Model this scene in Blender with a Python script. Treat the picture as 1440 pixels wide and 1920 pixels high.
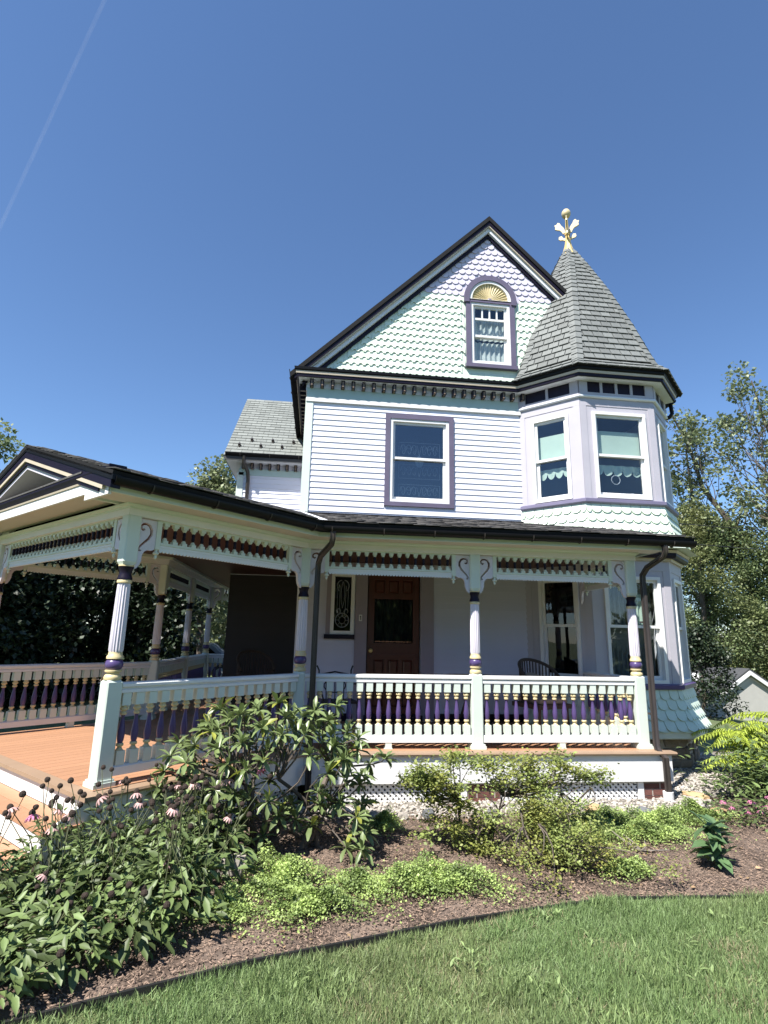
import bpy, bmesh, math, random
import numpy as np
from mathutils import Vector, Matrix

random.seed(7); RNG = np.random.default_rng(7)
for o in list(bpy.data.objects): bpy.data.objects.remove(o)
SC = bpy.context.scene
COL = SC.collection
K = math.sqrt(0.5)

# ------------------------------------------------------------------ camera, sky, sun, exposure
yaw, pitch, roll = (math.radians(a) for a in (6.58, 12.9, 1.18))
FWD = Vector((math.sin(yaw)*math.cos(pitch), math.cos(yaw)*math.cos(pitch), math.sin(pitch)))
RGT = Vector((math.cos(yaw), -math.sin(yaw), 0)); UPV = RGT.cross(FWD)
R_ = RGT*math.cos(roll)+UPV*math.sin(roll); U_ = -RGT*math.sin(roll)+UPV*math.cos(roll)
CAMLOC = Vector((-1.938, -6.708, 1.25))
cam = bpy.data.cameras.new('camera'); camo = bpy.data.objects.new('camera', cam); COL.objects.link(camo)
cam.sensor_fit = 'HORIZONTAL'; cam.sensor_width = 36; cam.lens = 1030/1440*36
cam.clip_start = 0.05; cam.clip_end = 20000
camo.matrix_world = Matrix((( R_.x, U_.x, -FWD.x, CAMLOC.x), (R_.y, U_.y, -FWD.y, CAMLOC.y), (R_.z, U_.z, -FWD.z, CAMLOC.z), (0, 0, 0, 1)))
SC.camera = camo
SUN = Vector((-1.0, -0.985, 1.95)).normalized()
world = bpy.data.worlds.new('World'); SC.world = world; world.use_nodes = True
nt = world.node_tree; bg = nt.nodes['Background']
sky = nt.nodes.new('ShaderNodeTexSky'); sky.sky_type = 'NISHITA'; sky.sun_disc = False
sky.sun_elevation = math.asin(SUN.z); sky.sun_rotation = math.atan2(SUN.x, SUN.y)
sky.altitude = 0; sky.air_density = 1.0; sky.dust_density = 0.0; sky.ozone_density = 7.5
nt.links.new(sky.outputs[0], bg.inputs[0]); bg.inputs[1].default_value = 0.090
sl = bpy.data.lights.new('sun', 'SUN'); sl.energy = 5.0; sl.angle = math.radians(0.53); sl.color = (1.0, 0.955, 0.89)
so = bpy.data.objects.new('sun', sl); COL.objects.link(so)
so.rotation_euler = SUN.to_track_quat('Z', 'Y').to_euler(); so.location = (-20, -12, 22)
SC.view_settings.view_transform = 'Standard'; SC.view_settings.look = 'None'
SC.view_settings.exposure = 1.07; SC.view_settings.gamma = 1.0
SC.view_settings.use_curve_mapping = False

# ------------------------------------------------------------------ materials
MATS = {}
def mat(name, col, rough=0.6, var=0.06, scale=6.0, bump=0.0, bscale=60.0, piece=0.0, island=0.0, metal=0.0, spec=0.5,
        grain=None, translucent=0.0, col2=None, mixscale=1.5):
    """noise-modulated paint / stone / leaf; piece = brightness spread per object, island = per loose piece of a joined mesh"""
    m = bpy.data.materials.new(name); m.use_nodes = True; n = m.node_tree.nodes; l = m.node_tree.links
    b = n['Principled BSDF']; b.inputs['Roughness'].default_value = rough; b.inputs['Metallic'].default_value = metal
    b.inputs['Specular IOR Level'].default_value = spec
    tc = n.new('ShaderNodeTexCoord'); src = tc.outputs['Object']
    if grain:
        mp = n.new('ShaderNodeMapping'); mp.inputs['Scale'].default_value = grain; l.new(src, mp.inputs[0]); src = mp.outputs[0]
    nz = n.new('ShaderNodeTexNoise'); nz.inputs['Scale'].default_value = scale; nz.inputs['Detail'].default_value = 5
    l.new(src, nz.inputs['Vector'])
    c = n.new('ShaderNodeRGB'); c.outputs[0].default_value = (*col, 1); cur = c.outputs[0]
    if col2:
        n2 = n.new('ShaderNodeTexNoise'); n2.inputs['Scale'].default_value = mixscale; n2.inputs['Detail'].default_value = 3
        l.new(tc.outputs['Object'], n2.inputs['Vector'])
        rp = n.new('ShaderNodeMapRange'); rp.inputs[1].default_value = 0.42; rp.inputs[2].default_value = 0.6; l.new(n2.outputs[0], rp.inputs[0])
        mx = n.new('ShaderNodeMixRGB'); l.new(rp.outputs[0], mx.inputs[0]); l.new(cur, mx.inputs[1]); mx.inputs[2].default_value = (*col2, 1); cur = mx.outputs[0]
    # value factor
    mr = n.new('ShaderNodeMapRange'); mr.inputs[1].default_value = 0.25; mr.inputs[2].default_value = 0.75
    mr.inputs[3].default_value = 1-var; mr.inputs[4].default_value = 1+var; l.new(nz.outputs[0], mr.inputs[0]); fac = mr.outputs[0]
    for amt, kind in ((piece, 'ShaderNodeObjectInfo'), (island, 'ShaderNodeNewGeometry')):
        if amt:
            q = n.new(kind); r2 = n.new('ShaderNodeMapRange'); r2.inputs[3].default_value = 1-amt; r2.inputs[4].default_value = 1+amt
            l.new(q.outputs['Random' if piece and kind == 'ShaderNodeObjectInfo' else 'Random Per Island'], r2.inputs[0])
            mu = n.new('ShaderNodeMath'); mu.operation = 'MULTIPLY'; l.new(fac, mu.inputs[0]); l.new(r2.outputs[0], mu.inputs[1]); fac = mu.outputs[0]
    vm = n.new('ShaderNodeVectorMath'); vm.operation = 'SCALE'; l.new(cur, vm.inputs[0]); l.new(fac, vm.inputs['Scale'])
    l.new(vm.outputs[0], b.inputs['Base Color'])
    if bump:
        nb = n.new('ShaderNodeTexNoise'); nb.inputs['Scale'].default_value = bscale; nb.inputs['Detail'].default_value = 4; l.new(src, nb.inputs['Vector'])
        bp = n.new('ShaderNodeBump'); bp.inputs['Strength'].default_value = bump; bp.inputs['Distance'].default_value = 0.01
        l.new(nb.outputs[0], bp.inputs['Height']); l.new(bp.outputs[0], b.inputs['Normal'])
    if translucent:
        tr = n.new('ShaderNodeBsdfTranslucent'); l.new(vm.outputs[0], tr.inputs[0])
        ms = n.new('ShaderNodeMixShader'); ms.inputs[0].default_value = translucent
        l.new(b.outputs[0], ms.inputs[1]); l.new(tr.outputs[0], ms.inputs[2]); l.new(ms.outputs[0], n['Material Output'].inputs[0])
    MATS[name] = m; return m
def glassmat(name, tint=(0.9, 0.93, 0.95), refl=0.16):
    m = bpy.data.materials.new(name); m.use_nodes = True; n = m.node_tree.nodes; l = m.node_tree.links
    n.remove(n['Principled BSDF'])
    t = n.new('ShaderNodeBsdfTransparent'); t.inputs[0].default_value = (*tint, 1)
    g = n.new('ShaderNodeBsdfGlossy'); g.inputs['Roughness'].default_value = 0.01; g.inputs[0].default_value = (0.95, 0.97, 1, 1)
    lw = n.new('ShaderNodeLayerWeight'); lw.inputs[0].default_value = 0.5; pw = n.new('ShaderNodeMath'); pw.operation = 'POWER'; pw.inputs[1].default_value = 5.0; l.new(lw.outputs['Facing'], pw.inputs[0])
    mr = n.new('ShaderNodeMapRange'); mr.inputs[3].default_value = refl; mr.inputs[4].default_value = 0.95; l.new(pw.outputs[0], mr.inputs[0])
    nz = n.new('ShaderNodeTexNoise'); nz.inputs['Scale'].default_value = 1.3; tc = n.new('ShaderNodeTexCoord'); l.new(tc.outputs['Object'], nz.inputs['Vector'])
    bp = n.new('ShaderNodeBump'); bp.inputs['Strength'].default_value = 0.08; bp.inputs['Distance'].default_value = 0.02; l.new(nz.outputs[0], bp.inputs['Height']); l.new(bp.outputs[0], g.inputs['Normal'])
    ms = n.new('ShaderNodeMixShader'); l.new(mr.outputs[0], ms.inputs[0]); l.new(t.outputs[0], ms.inputs[1]); l.new(g.outputs[0], ms.inputs[2])
    l.new(ms.outputs[0], n['Material Output'].inputs[0]); MATS[name] = m; return m

mat('siding', (0.68, 0.69, 0.76), 0.6, 0.06, 1.6, 0.12, 60, piece=0.04)
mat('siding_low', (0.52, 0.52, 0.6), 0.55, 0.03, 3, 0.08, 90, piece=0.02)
mat('mint', (0.575, 0.64, 0.575), 0.5, 0.04, 4, 0.06, 120, piece=0.0)
mat('mint_scale', (0.62, 0.715, 0.6), 0.6, 0.05, 8, 0.15, 70, piece=0.045)
mat('mint_scale_joined', (0.62, 0.715, 0.6), 0.6, 0.05, 8, 0.15, 70, island=0.045)
mat('beam', (0.74, 0.73, 0.72), 0.5, 0.04, 4, 0.05, 90)
mat('wing_low', (0.036, 0.03, 0.03), 0.6, 0.05, 3, 0.08, 90, piece=0.03)  # near-black wall colour holds the deep shade under the porch
mat('frieze_green', (0.40, 0.52, 0.49), 0.55, 0.05, 3, 0.05, 90)
mat('lilac', (0.41, 0.395, 0.44), 0.55, 0.05, 3, 0.10, 80)
mat('lilac_scale', (0.53, 0.5, 0.6), 0.6, 0.05, 8, 0.15, 70, piece=0.05)
mat('lilac_shaft', (0.6, 0.57, 0.64), 0.45, 0.04, 5, 0.05, 80)
mat('mauve', (0.108, 0.092, 0.142), 0.5, 0.12, 5, 0.1, 60)
mat('mauve_light', (0.26, 0.22, 0.25), 0.5, 0.05, 5, 0.06, 60)
mat('band_purple', (0.165, 0.150, 0.235), 0.5, 0.08, 5, 0.08, 60)
mat('beige_shaded', (0.17, 0.125, 0.085), 0.55, 0.1, 8, 0.05, 60)  # modillion beige darkened: shade under the cornice put into the colour
mat('purple_dark', (0.011, 0.008, 0.019), 0.4, 0.12, 6, 0.05, 60, spec=0.18)
mat('purple', (0.078, 0.052, 0.15), 0.32, 0.06, 9, 0.02, 60)
mat('cream', (0.6, 0.5, 0.28), 0.45, 0.06, 9, 0.05, 60)
mat('gold', (0.78, 0.57, 0.22), 0.36, 0.06, 9, 0.03, 60, metal=0.35)
mat('gold_pale', (0.58, 0.48, 0.27), 0.45, 0.08, 9, 0.03, 60)
mat('white', (0.7, 0.7, 0.69), 0.45, 0.03, 4, 0.05, 80)
mat('cool_white', (0.68, 0.70, 0.74), 0.45, 0.03, 4, 0.05, 80)
mat('beige', (0.50, 0.43, 0.33), 0.5, 0.05, 5, 0.05, 70)
mat('soffit', (0.52, 0.475, 0.42), 0.55, 0.05, 3, 0.04, 70)
mat('black', (0.006, 0.006, 0.007), 0.42, 0.15, 6, 0.06, 50, spec=0.18)
mat('bronze', (0.04, 0.033, 0.03), 0.38, 0.15, 9, 0.05, 50)
mat('shingle_edge', (0.012, 0.012, 0.013), 0.8, 0.2, 20, 0.3, 90, spec=0.18)
mat('slate', (0.142, 0.152, 0.146), 0.72, 0.10, 9, 0.35, 120, piece=0.17)
mat('slate_joined', (0.142, 0.152, 0.146), 0.72, 0.10, 9, 0.35, 120, island=0.17)
mat('slate_pale', (0.19, 0.205, 0.19), 0.72, 0.10, 9, 0.35, 120, piece=0.14)
mat('slate_pale_joined', (0.19, 0.205, 0.19), 0.72, 0.10, 9, 0.35, 120, island=0.14)
mat('asphalt_shingle', (0.075, 0.072, 0.07), 0.9, 0.25, 25, 0.5, 160, island=0.45)
mat('deck', (0.385, 0.205, 0.115), 0.55, 0.10, 5, 0.12, 40, piece=0.07, grain=(1, 14, 14))
mat('deck_edge', (0.3, 0.205, 0.135), 0.55, 0.08, 5, 0.10, 40)
mat('ceiling_wood', (0.065, 0.02, 0.012), 0.5, 0.12, 5, 0.03, 40, piece=0.12)
mat('door_wood', (0.075, 0.017, 0.009), 0.32, 0.16, 5, 0.05, 40, grain=(8, 8, 1))
mat('brick', (0.13, 0.052, 0.042), 0.85, 0.2, 14, 0.4, 90, piece=0.25)
mat('mortar', (0.36, 0.32, 0.28), 0.9, 0.1, 14, 0.3, 90)
mat('stone_brown', (0.20, 0.165, 0.125), 0.85, 0.28, 7, 0.5, 40, piece=0.35)
mat('mortar_pale', (0.46, 0.41, 0.33), 0.9, 0.1, 14, 0.3, 70)
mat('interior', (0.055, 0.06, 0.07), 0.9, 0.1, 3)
mat('shade', (0.36, 0.46, 0.395), 0.8, 0.05, 5)
mat('curtain', (0.40, 0.44, 0.43), 0.85, 0.10, 9)
mat('curtain_dark', (0.10, 0.11, 0.11), 0.85, 0.10, 9)
mat('lace', (0.3, 0.33, 0.36), 0.85, 0.25, 30)
glassmat('glass', (0.965, 0.985, 0.985), 0.05); glassmat('glass_dark', (0.30, 0.32, 0.34), 0.05); glassmat('glass_blue', (0.66, 0.72, 0.76), 0.10)
mat('leading', (0.24, 0.26, 0.28), 0.5, 0.1, 9)
mat('plate', (0.62, 0.60, 0.58), 0.5, 0.03, 9)
mat('ink', (0.012, 0.012, 0.012), 0.5, 0.05, 9)
mat('wicker', (0.055, 0.038, 0.028), 0.7, 0.2, 40, 0.5, 150)
mat('cushion', (0.30, 0.23, 0.17), 0.85, 0.08, 20)
mat('iron', (0.014, 0.014, 0.015), 0.5, 0.1, 20)
mat('lattice', (0.72, 0.72, 0.72), 0.5, 0.04, 6)
mat('pvc', (0.66, 0.66, 0.66), 0.4, 0.05, 6)
mat('soil', (0.08, 0.055, 0.04), 0.95, 0.35, 12, 0.8, 60, col2=(0.15, 0.11, 0.085), mixscale=2.2)
mat('mulch', (0.185, 0.13, 0.096), 0.9, 0.2, 15, island=0.65)
mat('gravel', (0.36, 0.33, 0.29), 0.85, 0.15, 20, island=0.35)
mat('gravel_bed', (0.2, 0.18, 0.15), 0.95, 0.4, 40, 0.9, 60)
mat('rock_pale', (0.34, 0.31, 0.27), 0.9, 0.25, 6, 0.6, 25, piece=0.1)
mat('rock_tan', (0.44, 0.30, 0.16), 0.9, 0.22, 6, 0.6, 25)
mat('rock_grey', (0.13, 0.135, 0.14), 0.9, 0.25, 6, 0.6, 25)
mat('lawn', (0.09, 0.125, 0.045), 0.95, 0.3, 9, 0.6, 60, col2=(0.10, 0.115, 0.045), mixscale=0.9)
mat('grass', (0.18, 0.265, 0.1), 0.55, 0.15, 1.2, island=0.4, translucent=0.3, col2=(0.20, 0.26, 0.105), mixscale=0.8)
mat('edging', (0.012, 0.012, 0.012), 0.6, 0.1, 9)
mat('leaf_rhodo', (0.155, 0.205, 0.08), 0.38, 0.10, 9, island=0.25, piece=0.0, translucent=0.16)
mat('leaf_rhodo_piece', (0.16, 0.212, 0.082), 0.36, 0.10, 9, piece=0.25, translucent=0.16)
mat('leaf_yellowing', (0.26, 0.28, 0.05), 0.45, 0.10, 9, piece=0.25, translucent=0.25)
mat('leaf_cone', (0.125, 0.175, 0.06), 0.5, 0.12, 7, island=0.6, translucent=0.25)
mat('leaf_azalea', (0.235, 0.29, 0.085), 0.5, 0.12, 7, island=0.4, translucent=0.3, col2=(0.24, 0.25, 0.06), mixscale=3)
mat('leaf_cover', (0.37, 0.48, 0.145), 0.55, 0.12, 7, island=0.45, translucent=0.3, col2=(0.17, 0.24, 0.07), mixscale=6)
mat('leaf_dark', (0.022, 0.038, 0.017), 0.5, 0.12, 7, island=0.45, translucent=0.12)
mat('leaf_hedge', (0.165, 0.215, 0.095), 0.5, 0.12, 7, island=0.5, translucent=0.35, col2=(0.19, 0.21, 0.085), mixscale=0.35)
mat('leaf_tree', (0.2, 0.235, 0.12), 0.5, 0.12, 7, island=0.45, translucent=0.3)
mat('leaf_sumac', (0.34, 0.42, 0.05), 0.5, 0.12, 4, island=0.3, translucent=0.35)
mat('leaf_green', (0.095, 0.165, 0.07), 0.45, 0.12, 7, piece=0.2, translucent=0.2)
mat('bark', (0.105, 0.085, 0.068), 0.9, 0.3, 12, 0.6, 40)
mat('bark_pale', (0.19, 0.165, 0.14), 0.9, 0.3, 12, 0.6, 40)
mat('seed', (0.030, 0.018, 0.012), 0.9, 0.2, 60, 0.5, 200)
mat('stem', (0.075, 0.085, 0.035), 0.7, 0.15, 20)
mat('petal', (0.52, 0.17, 0.30), 0.6, 0.15, 20, piece=0.2, translucent=0.2)
mat('petal_pale', (0.58, 0.36, 0.34), 0.6, 0.15, 20, piece=0.2, translucent=0.2)
mat('garage_siding', (0.4, 0.39, 0.36), 0.7, 0.05, 5)
mat('roof_dark', (0.055, 0.057, 0.06), 0.85, 0.15, 9, 0.3, 60)
mat('stucco', (0.52, 0.50, 0.45), 0.9, 0.08, 9, 0.3, 60)
mat('car_paint', (0.16, 0.19, 0.25), 0.25, 0.03, 4)
mat('tyre', (0.02, 0.02, 0.02), 0.8, 0.1, 9)
mat('paving', (0.36, 0.31, 0.28), 0.9, 0.12, 5, 0.2, 50)
mat('wire', (0.02, 0.02, 0.02), 0.6, 0.05, 4)

# ------------------------------------------------------------------ mesh helpers
class MB:
    def __init__(s): s.v = []; s.f = []; s.m = []
    def add(s, verts, faces, m=0, M=None):
        b = len(s.v)
        s.v += [tuple(M @ Vector(p)) for p in verts] if M is not None else [tuple(p) for p in verts]
        for i, f in enumerate(faces):
            s.f.append([b+k for k in f]); s.m.append(m[i] if isinstance(m, (list, tuple)) else m)
        return s
    def box(s, x0, x1, y0, y1, z0, z1, m=0, M=None):
        return s.add([(x0,y0,z0),(x1,y0,z0),(x1,y1,z0),(x0,y1,z0),(x0,y0,z1),(x1,y0,z1),(x1,y1,z1),(x0,y1,z1)],
                     [(0,3,2,1),(4,5,6,7),(0,1,5,4),(1,2,6,5),(2,3,7,6),(3,0,4,7)], m, M)
    def prism(s, pts, vec, m=0, M=None):
        n = len(pts); vec = Vector(vec); a = [Vector(p) for p in pts]; b = [p+vec for p in a]
        return s.add(a+b, [tuple(range(n))[::-1], tuple(range(n, 2*n))]+[(i, (i+1) % n, n+(i+1) % n, n+i) for i in range(n)], m, M)
    def lathe(s, prof, seg=12, c=(0, 0, 0), M=None, flute=0.0):
        """prof: (r, z, material of the band that starts here)"""
        V = []; F = []; ms = []
        for r, z, *_ in prof:
            for i in range(seg):
                rr = r*(1-flute*(i % 2)); a = 2*math.pi*i/seg; V.append((c[0]+rr*math.cos(a), c[1]+rr*math.sin(a), c[2]+z))
        for j in range(len(prof)-1):
            for i in range(seg):
                F.append((j*seg+i, j*seg+(i+1) % seg, (j+1)*seg+(i+1) % seg, (j+1)*seg+i)); ms.append(prof[j][2] if len(prof[j]) > 2 else 0)
        F.append(tuple(range(seg))[::-1]); ms.append(prof[0][2] if len(prof[0]) > 2 else 0)
        F.append(tuple((len(prof)-1)*seg+i for i in range(seg))); ms.append(prof[-1][2] if len(prof[-1]) > 2 else 0)
        return s.add(V, F, ms, M)
    def tube(s, path, rad, seg=8, m=0, cap=True):
        P = [Vector(p) for p in path]; n = len(P); rs = rad if isinstance(rad, (list, tuple)) else [rad]*n
        V = []; F = []; ref = None
        for i in range(n):
            d = (P[min(i+1, n-1)]-P[max(i-1, 0)]).normalized()
            if ref is None: ref = Vector((0, 0, 1)) if abs(d.z) < 0.9 else Vector((1, 0, 0))
            a = d.cross(ref).normalized(); b = a.cross(d); ref = b
            for k in range(seg):
                t = 2*math.pi*k/seg; V.append(P[i]+(a*math.cos(t)+b*math.sin(t))*rs[i])
        for i in range(n-1):
            for k in range(seg): F.append((i*seg+k, i*seg+(k+1) % seg, (i+1)*seg+(k+1) % seg, (i+1)*seg+k))
        if cap: F += [tuple(range(seg))[::-1], tuple((n-1)*seg+k for k in range(seg))]
        return s.add(V, F, m)
    def sweep(s, prof, path, m=0, z=0.0):
        """closed profile (u outward, z) along an XY path, mitred; outward is left of travel"""
        n = len(path); P = [Vector(p[:2]) for p in path]; ns = []
        for i in range(n-1):
            d = (P[i+1]-P[i]).normalized(); ns.append(Vector((-d.y, d.x)))
        mit = []
        for i in range(n):
            if i == 0: mit.append(ns[0])
            elif i == n-1: mit.append(ns[-1])
            else: mit.append((ns[i-1]+ns[i])/(1+ns[i-1].dot(ns[i])))
        k = len(prof); V = []; F = []; ms = []
        for i in range(n):
            for u, zz in prof: q = P[i]+mit[i]*u; V.append((q.x, q.y, zz+z))
        for i in range(n-1):
            for j in range(k):
                F.append((i*k+j, i*k+(j+1) % k, (i+1)*k+(j+1) % k, (i+1)*k+j)); ms.append(m[j] if isinstance(m, list) else m)
        F += [tuple(range(k))[::-1], tuple((n-1)*k+j for j in range(k))]; ms += [m[0] if isinstance(m, list) else m]*2
        return s.add(V, F, ms)
    def mesh(s, name, mats, smooth=False):
        me = bpy.data.meshes.new(name); me.from_pydata(s.v, [], s.f)
        for mm in ([mats] if isinstance(mats, str) else mats): me.materials.append(MATS[mm])
        me.polygons.foreach_set('material_index', s.m)
        bm = bmesh.new(); bm.from_mesh(me); bmesh.ops.recalc_face_normals(bm, faces=bm.faces); bm.to_mesh(me); bm.free()
        if smooth:
            me.polygons.foreach_set('use_smooth', [True]*len(me.polygons))
            me.set_sharp_from_angle(angle=math.radians(smooth if smooth is not True else 40))
        me.update(); return me
    def build(s, name, mats, parent=None, smooth=False, M=None):
        return link(name, s.mesh(name, mats, smooth), parent, M)
def wpos(p): return p.get('_w', (0, 0, 0)) if p else (0, 0, 0)
BASE = {}
def link(name, me, parent=None, M=None):
    o = bpy.data.objects.new(name, me); COL.objects.link(o)
    if parent is not None:
        o.parent = parent
        if parent.name in BASE: o.matrix_parent_inverse = BASE[parent.name].inverted()
    if M is not None: o.matrix_basis = M
    return o
def thing(name, label, cat, loc=(0, 0, 0), group=None, kind=None):
    o = bpy.data.objects.new(name, None); COL.objects.link(o); o.location = loc; o.empty_display_size = 0.2
    o['label'] = label; o['category'] = cat
    if group: o['group'] = group
    if kind: o['kind'] = kind
    BASE[o.name] = Matrix.Translation(loc); return o
def tag(o, label=None, cat=None, group=None, kind=None):
    if label: o['label'] = label
    if cat: o['category'] = cat
    if group: o['group'] = group
    if kind: o['kind'] = kind
    return o
def np_mesh(name, V, F, m, smooth=False):
    """V (n,3) array, F (k,c) array of equal-size faces"""
    me = bpy.data.meshes.new(name); k, c = F.shape
    me.vertices.add(len(V)); me.vertices.foreach_set('co', np.ascontiguousarray(V, dtype=np.float32).ravel())
    me.loops.add(k*c); me.loops.foreach_set('vertex_index', F.astype(np.int32).ravel())
    me.polygons.add(k); me.polygons.foreach_set('loop_start', np.arange(0, k*c, c, dtype=np.int32))
    me.polygons.foreach_set('loop_total', np.full(k, c, dtype=np.int32))
    if smooth: me.polygons.foreach_set('use_smooth', np.ones(k, dtype=bool))
    me.materials.append(MATS[m]); me.update(calc_edges=True); return me
def scatter_mesh(name, pv, pf, R, T, S, m, smooth=False):
    """join N copies of a proto: R (N,3,3) columns = axes, T (N,3), S (N,) or (N,3)"""
    pv = np.asarray(pv, float); pf = np.asarray(pf, int); N = len(T)
    S = np.asarray(S, float); S = S[:, None] if S.ndim == 1 else S
    loc = pv[None]*S[:, None, :] if S.shape[1] == 3 else pv[None]*S[:, None, :]
    V = np.einsum('nij,nkj->nki', R, loc)+T[:, None, :]
    F = pf[None]+(np.arange(N)*len(pv))[:, None, None]
    return np_mesh(name, V.reshape(-1, 3), F.reshape(-1, pf.shape[1]), m, smooth)
def frames(d, roll=None, up=(0, 0, 1)):
    """leaf frames: columns (side, along, normal)"""
    d = d/np.linalg.norm(d, axis=1, keepdims=True); up = np.broadcast_to(np.asarray(up, float), d.shape).copy()
    par = np.abs((d*up).sum(1)) > 0.97; up[par] = (1, 0.1, 0)
    s = np.cross(d, up); s /= np.linalg.norm(s, axis=1, keepdims=True); n = np.cross(s, d)
    if roll is not None:
        c, q = np.cos(roll)[:, None], np.sin(roll)[:, None]; s, n = s*c+n*q, n*c-s*q
    return np.stack([s, d, n], axis=2)
def rnd_dirs(n, zmin=-1, zmax=1):
    z = RNG.uniform(zmin, zmax, n); a = RNG.uniform(0, 2*np.pi, n); r = np.sqrt(1-z*z)
    return np.stack([r*np.cos(a), r*np.sin(a), z], 1)
def mrows(R, T, S=1.0):
    M = Matrix.Identity(4); S = (S, S, S) if isinstance(S, (int, float)) else S
    for i in range(3):
        for j in range(3): M[i][j] = float(R[i][j])*S[j]
        M[i][3] = float(T[i])
    return M
def pieces(parent, name, me, items, jm, limit=300, m_joined=None):
    """items: list of Matrix; the `limit` nearest the camera become objects, the rest one joined stuff part"""
    items = sorted(items, key=lambda M: (M.translation-CAMLOC).length)
    for M in items[:limit]: link(name, me, parent, M)
    rest = items[limit:]
    if rest:
        pv = np.array([v.co[:] for v in me.vertices]); mb = MB(); fs = [tuple(p.vertices) for p in me.polygons]; ms = [p.material_index for p in me.polygons]
        for M in rest: mb.add([Vector(p) for p in pv], fs, ms, M)
        j = mb.build(name+'s_rest', jm, parent); j['kind'] = 'stuff'
def fr(origin, u, n):
    """matrix: local x = u (along wall), y = outward n, z = up"""
    return Matrix(((u[0], n[0], 0, origin[0]), (u[1], n[1], 0, origin[1]), (0, 0, 1, origin[2] if len(origin) > 2 else 0), (0, 0, 0, 1)))
def holed(mb, u0, u1, z0, z1, holes, y0, y1, m=0, M=None):
    us = sorted({u0, u1, *[min(max(h[i], u0), u1) for h in holes for i in (0, 1)]}); zs = sorted({z0, z1, *[min(max(h[i], z0), z1) for h in holes for i in (2, 3)]})
    for a, b in zip(us, us[1:]):
        for c, d in zip(zs, zs[1:]):
            cu, cz = (a+b)/2, (c+d)/2
            if any(h[0] < cu < h[1] and h[2] < cz < h[3] for h in holes): continue
            mb.box(a, b, y0, y1, c, d, m, M)
def clapboards(parent, M, u0, u1, z0, z1, holes, m, exp=0.1):
    me = MB()
    me.add([(0,0,0),(1,0,0),(1,0.022,0),(0,0.022,0),(0,0,exp+.012),(1,0,exp+.012),(1,0.006,exp+.012),(0,0.006,exp+.012)],
           [(0,3,2,1),(4,5,6,7),(0,1,5,4),(1,2,6,5),(2,3,7,6),(3,0,4,7)])
    me = me.mesh('clapboard', m); n = int(round((z1-z0)/exp))
    for i in range(n):
        z = z0+i*exp; segs = [(u0, u1)]
        for h in holes:
            if h[2] < z+exp*.5 < h[3]:
                ns = []
                for a, b in segs:
                    if h[1] <= a or h[0] >= b: ns.append((a, b)); continue
                    if h[0] > a: ns.append((a, h[0]))
                    if h[1] < b: ns.append((h[1], b))
                segs = ns
        for a, b in segs:
            if b-a < .02: continue
            link('clapboard', me, parent, M @ Matrix.Translation((a, 0, z+random.uniform(-.0012, .0012))) @ Matrix.Diagonal((b-a, 1, 1, 1)))

# ------------------------------------------------------------------ ground
GZ = -0.55
def ground_z(x, y):
    d = max(0.0, x-5.5)*0.10+max(0.0, y-9.0)*0.0
    return GZ-min(d, 1.6)
def grid_sheet(name, xs, ys, zf, m):
    V = np.array([(x, y, zf(x, y)) for y in ys for x in xs]); nx = len(xs)
    F = np.array([(j*nx+i, j*nx+i+1, (j+1)*nx+i+1, (j+1)*nx+i) for j in range(len(ys)-1) for i in range(nx-1)])
    return link(name, np_mesh(name, V, F, m, True))
xs = sorted({-900, -300, -120, -60, -30, *[float(v) for v in np.arange(-20, 30.1, 2.5)], 45, 80, 150, 400, 900})
tag(grid_sheet('ground', xs, xs, ground_z, 'lawn'), kind='structure')

# ------------------------------------------------------------------ house
house = thing('house', 'lavender and mint Victorian house with corner turret, front gable and wraparound porch', 'house', (0.96, 2.15, GZ))
YW = 2.15; XL = -2.27; XA = 1.475; FL = (2.24, 1.385); FR = (3.555, 1.385); XR = 4.2
A0 = (XA, YW); RE = (XR, FR[1]+XR-FR[0])
MF = fr((0, YW), (1, 0), (0, -1))                       # front wall frame (u = X)
def face(p, q):                                          # frame of a wall running p -> q (p left as seen from outside)
    d = Vector((q[0]-p[0], q[1]-p[1])); L = d.length; d /= L
    return fr(p, d, (d.y, -d.x)), L

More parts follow.
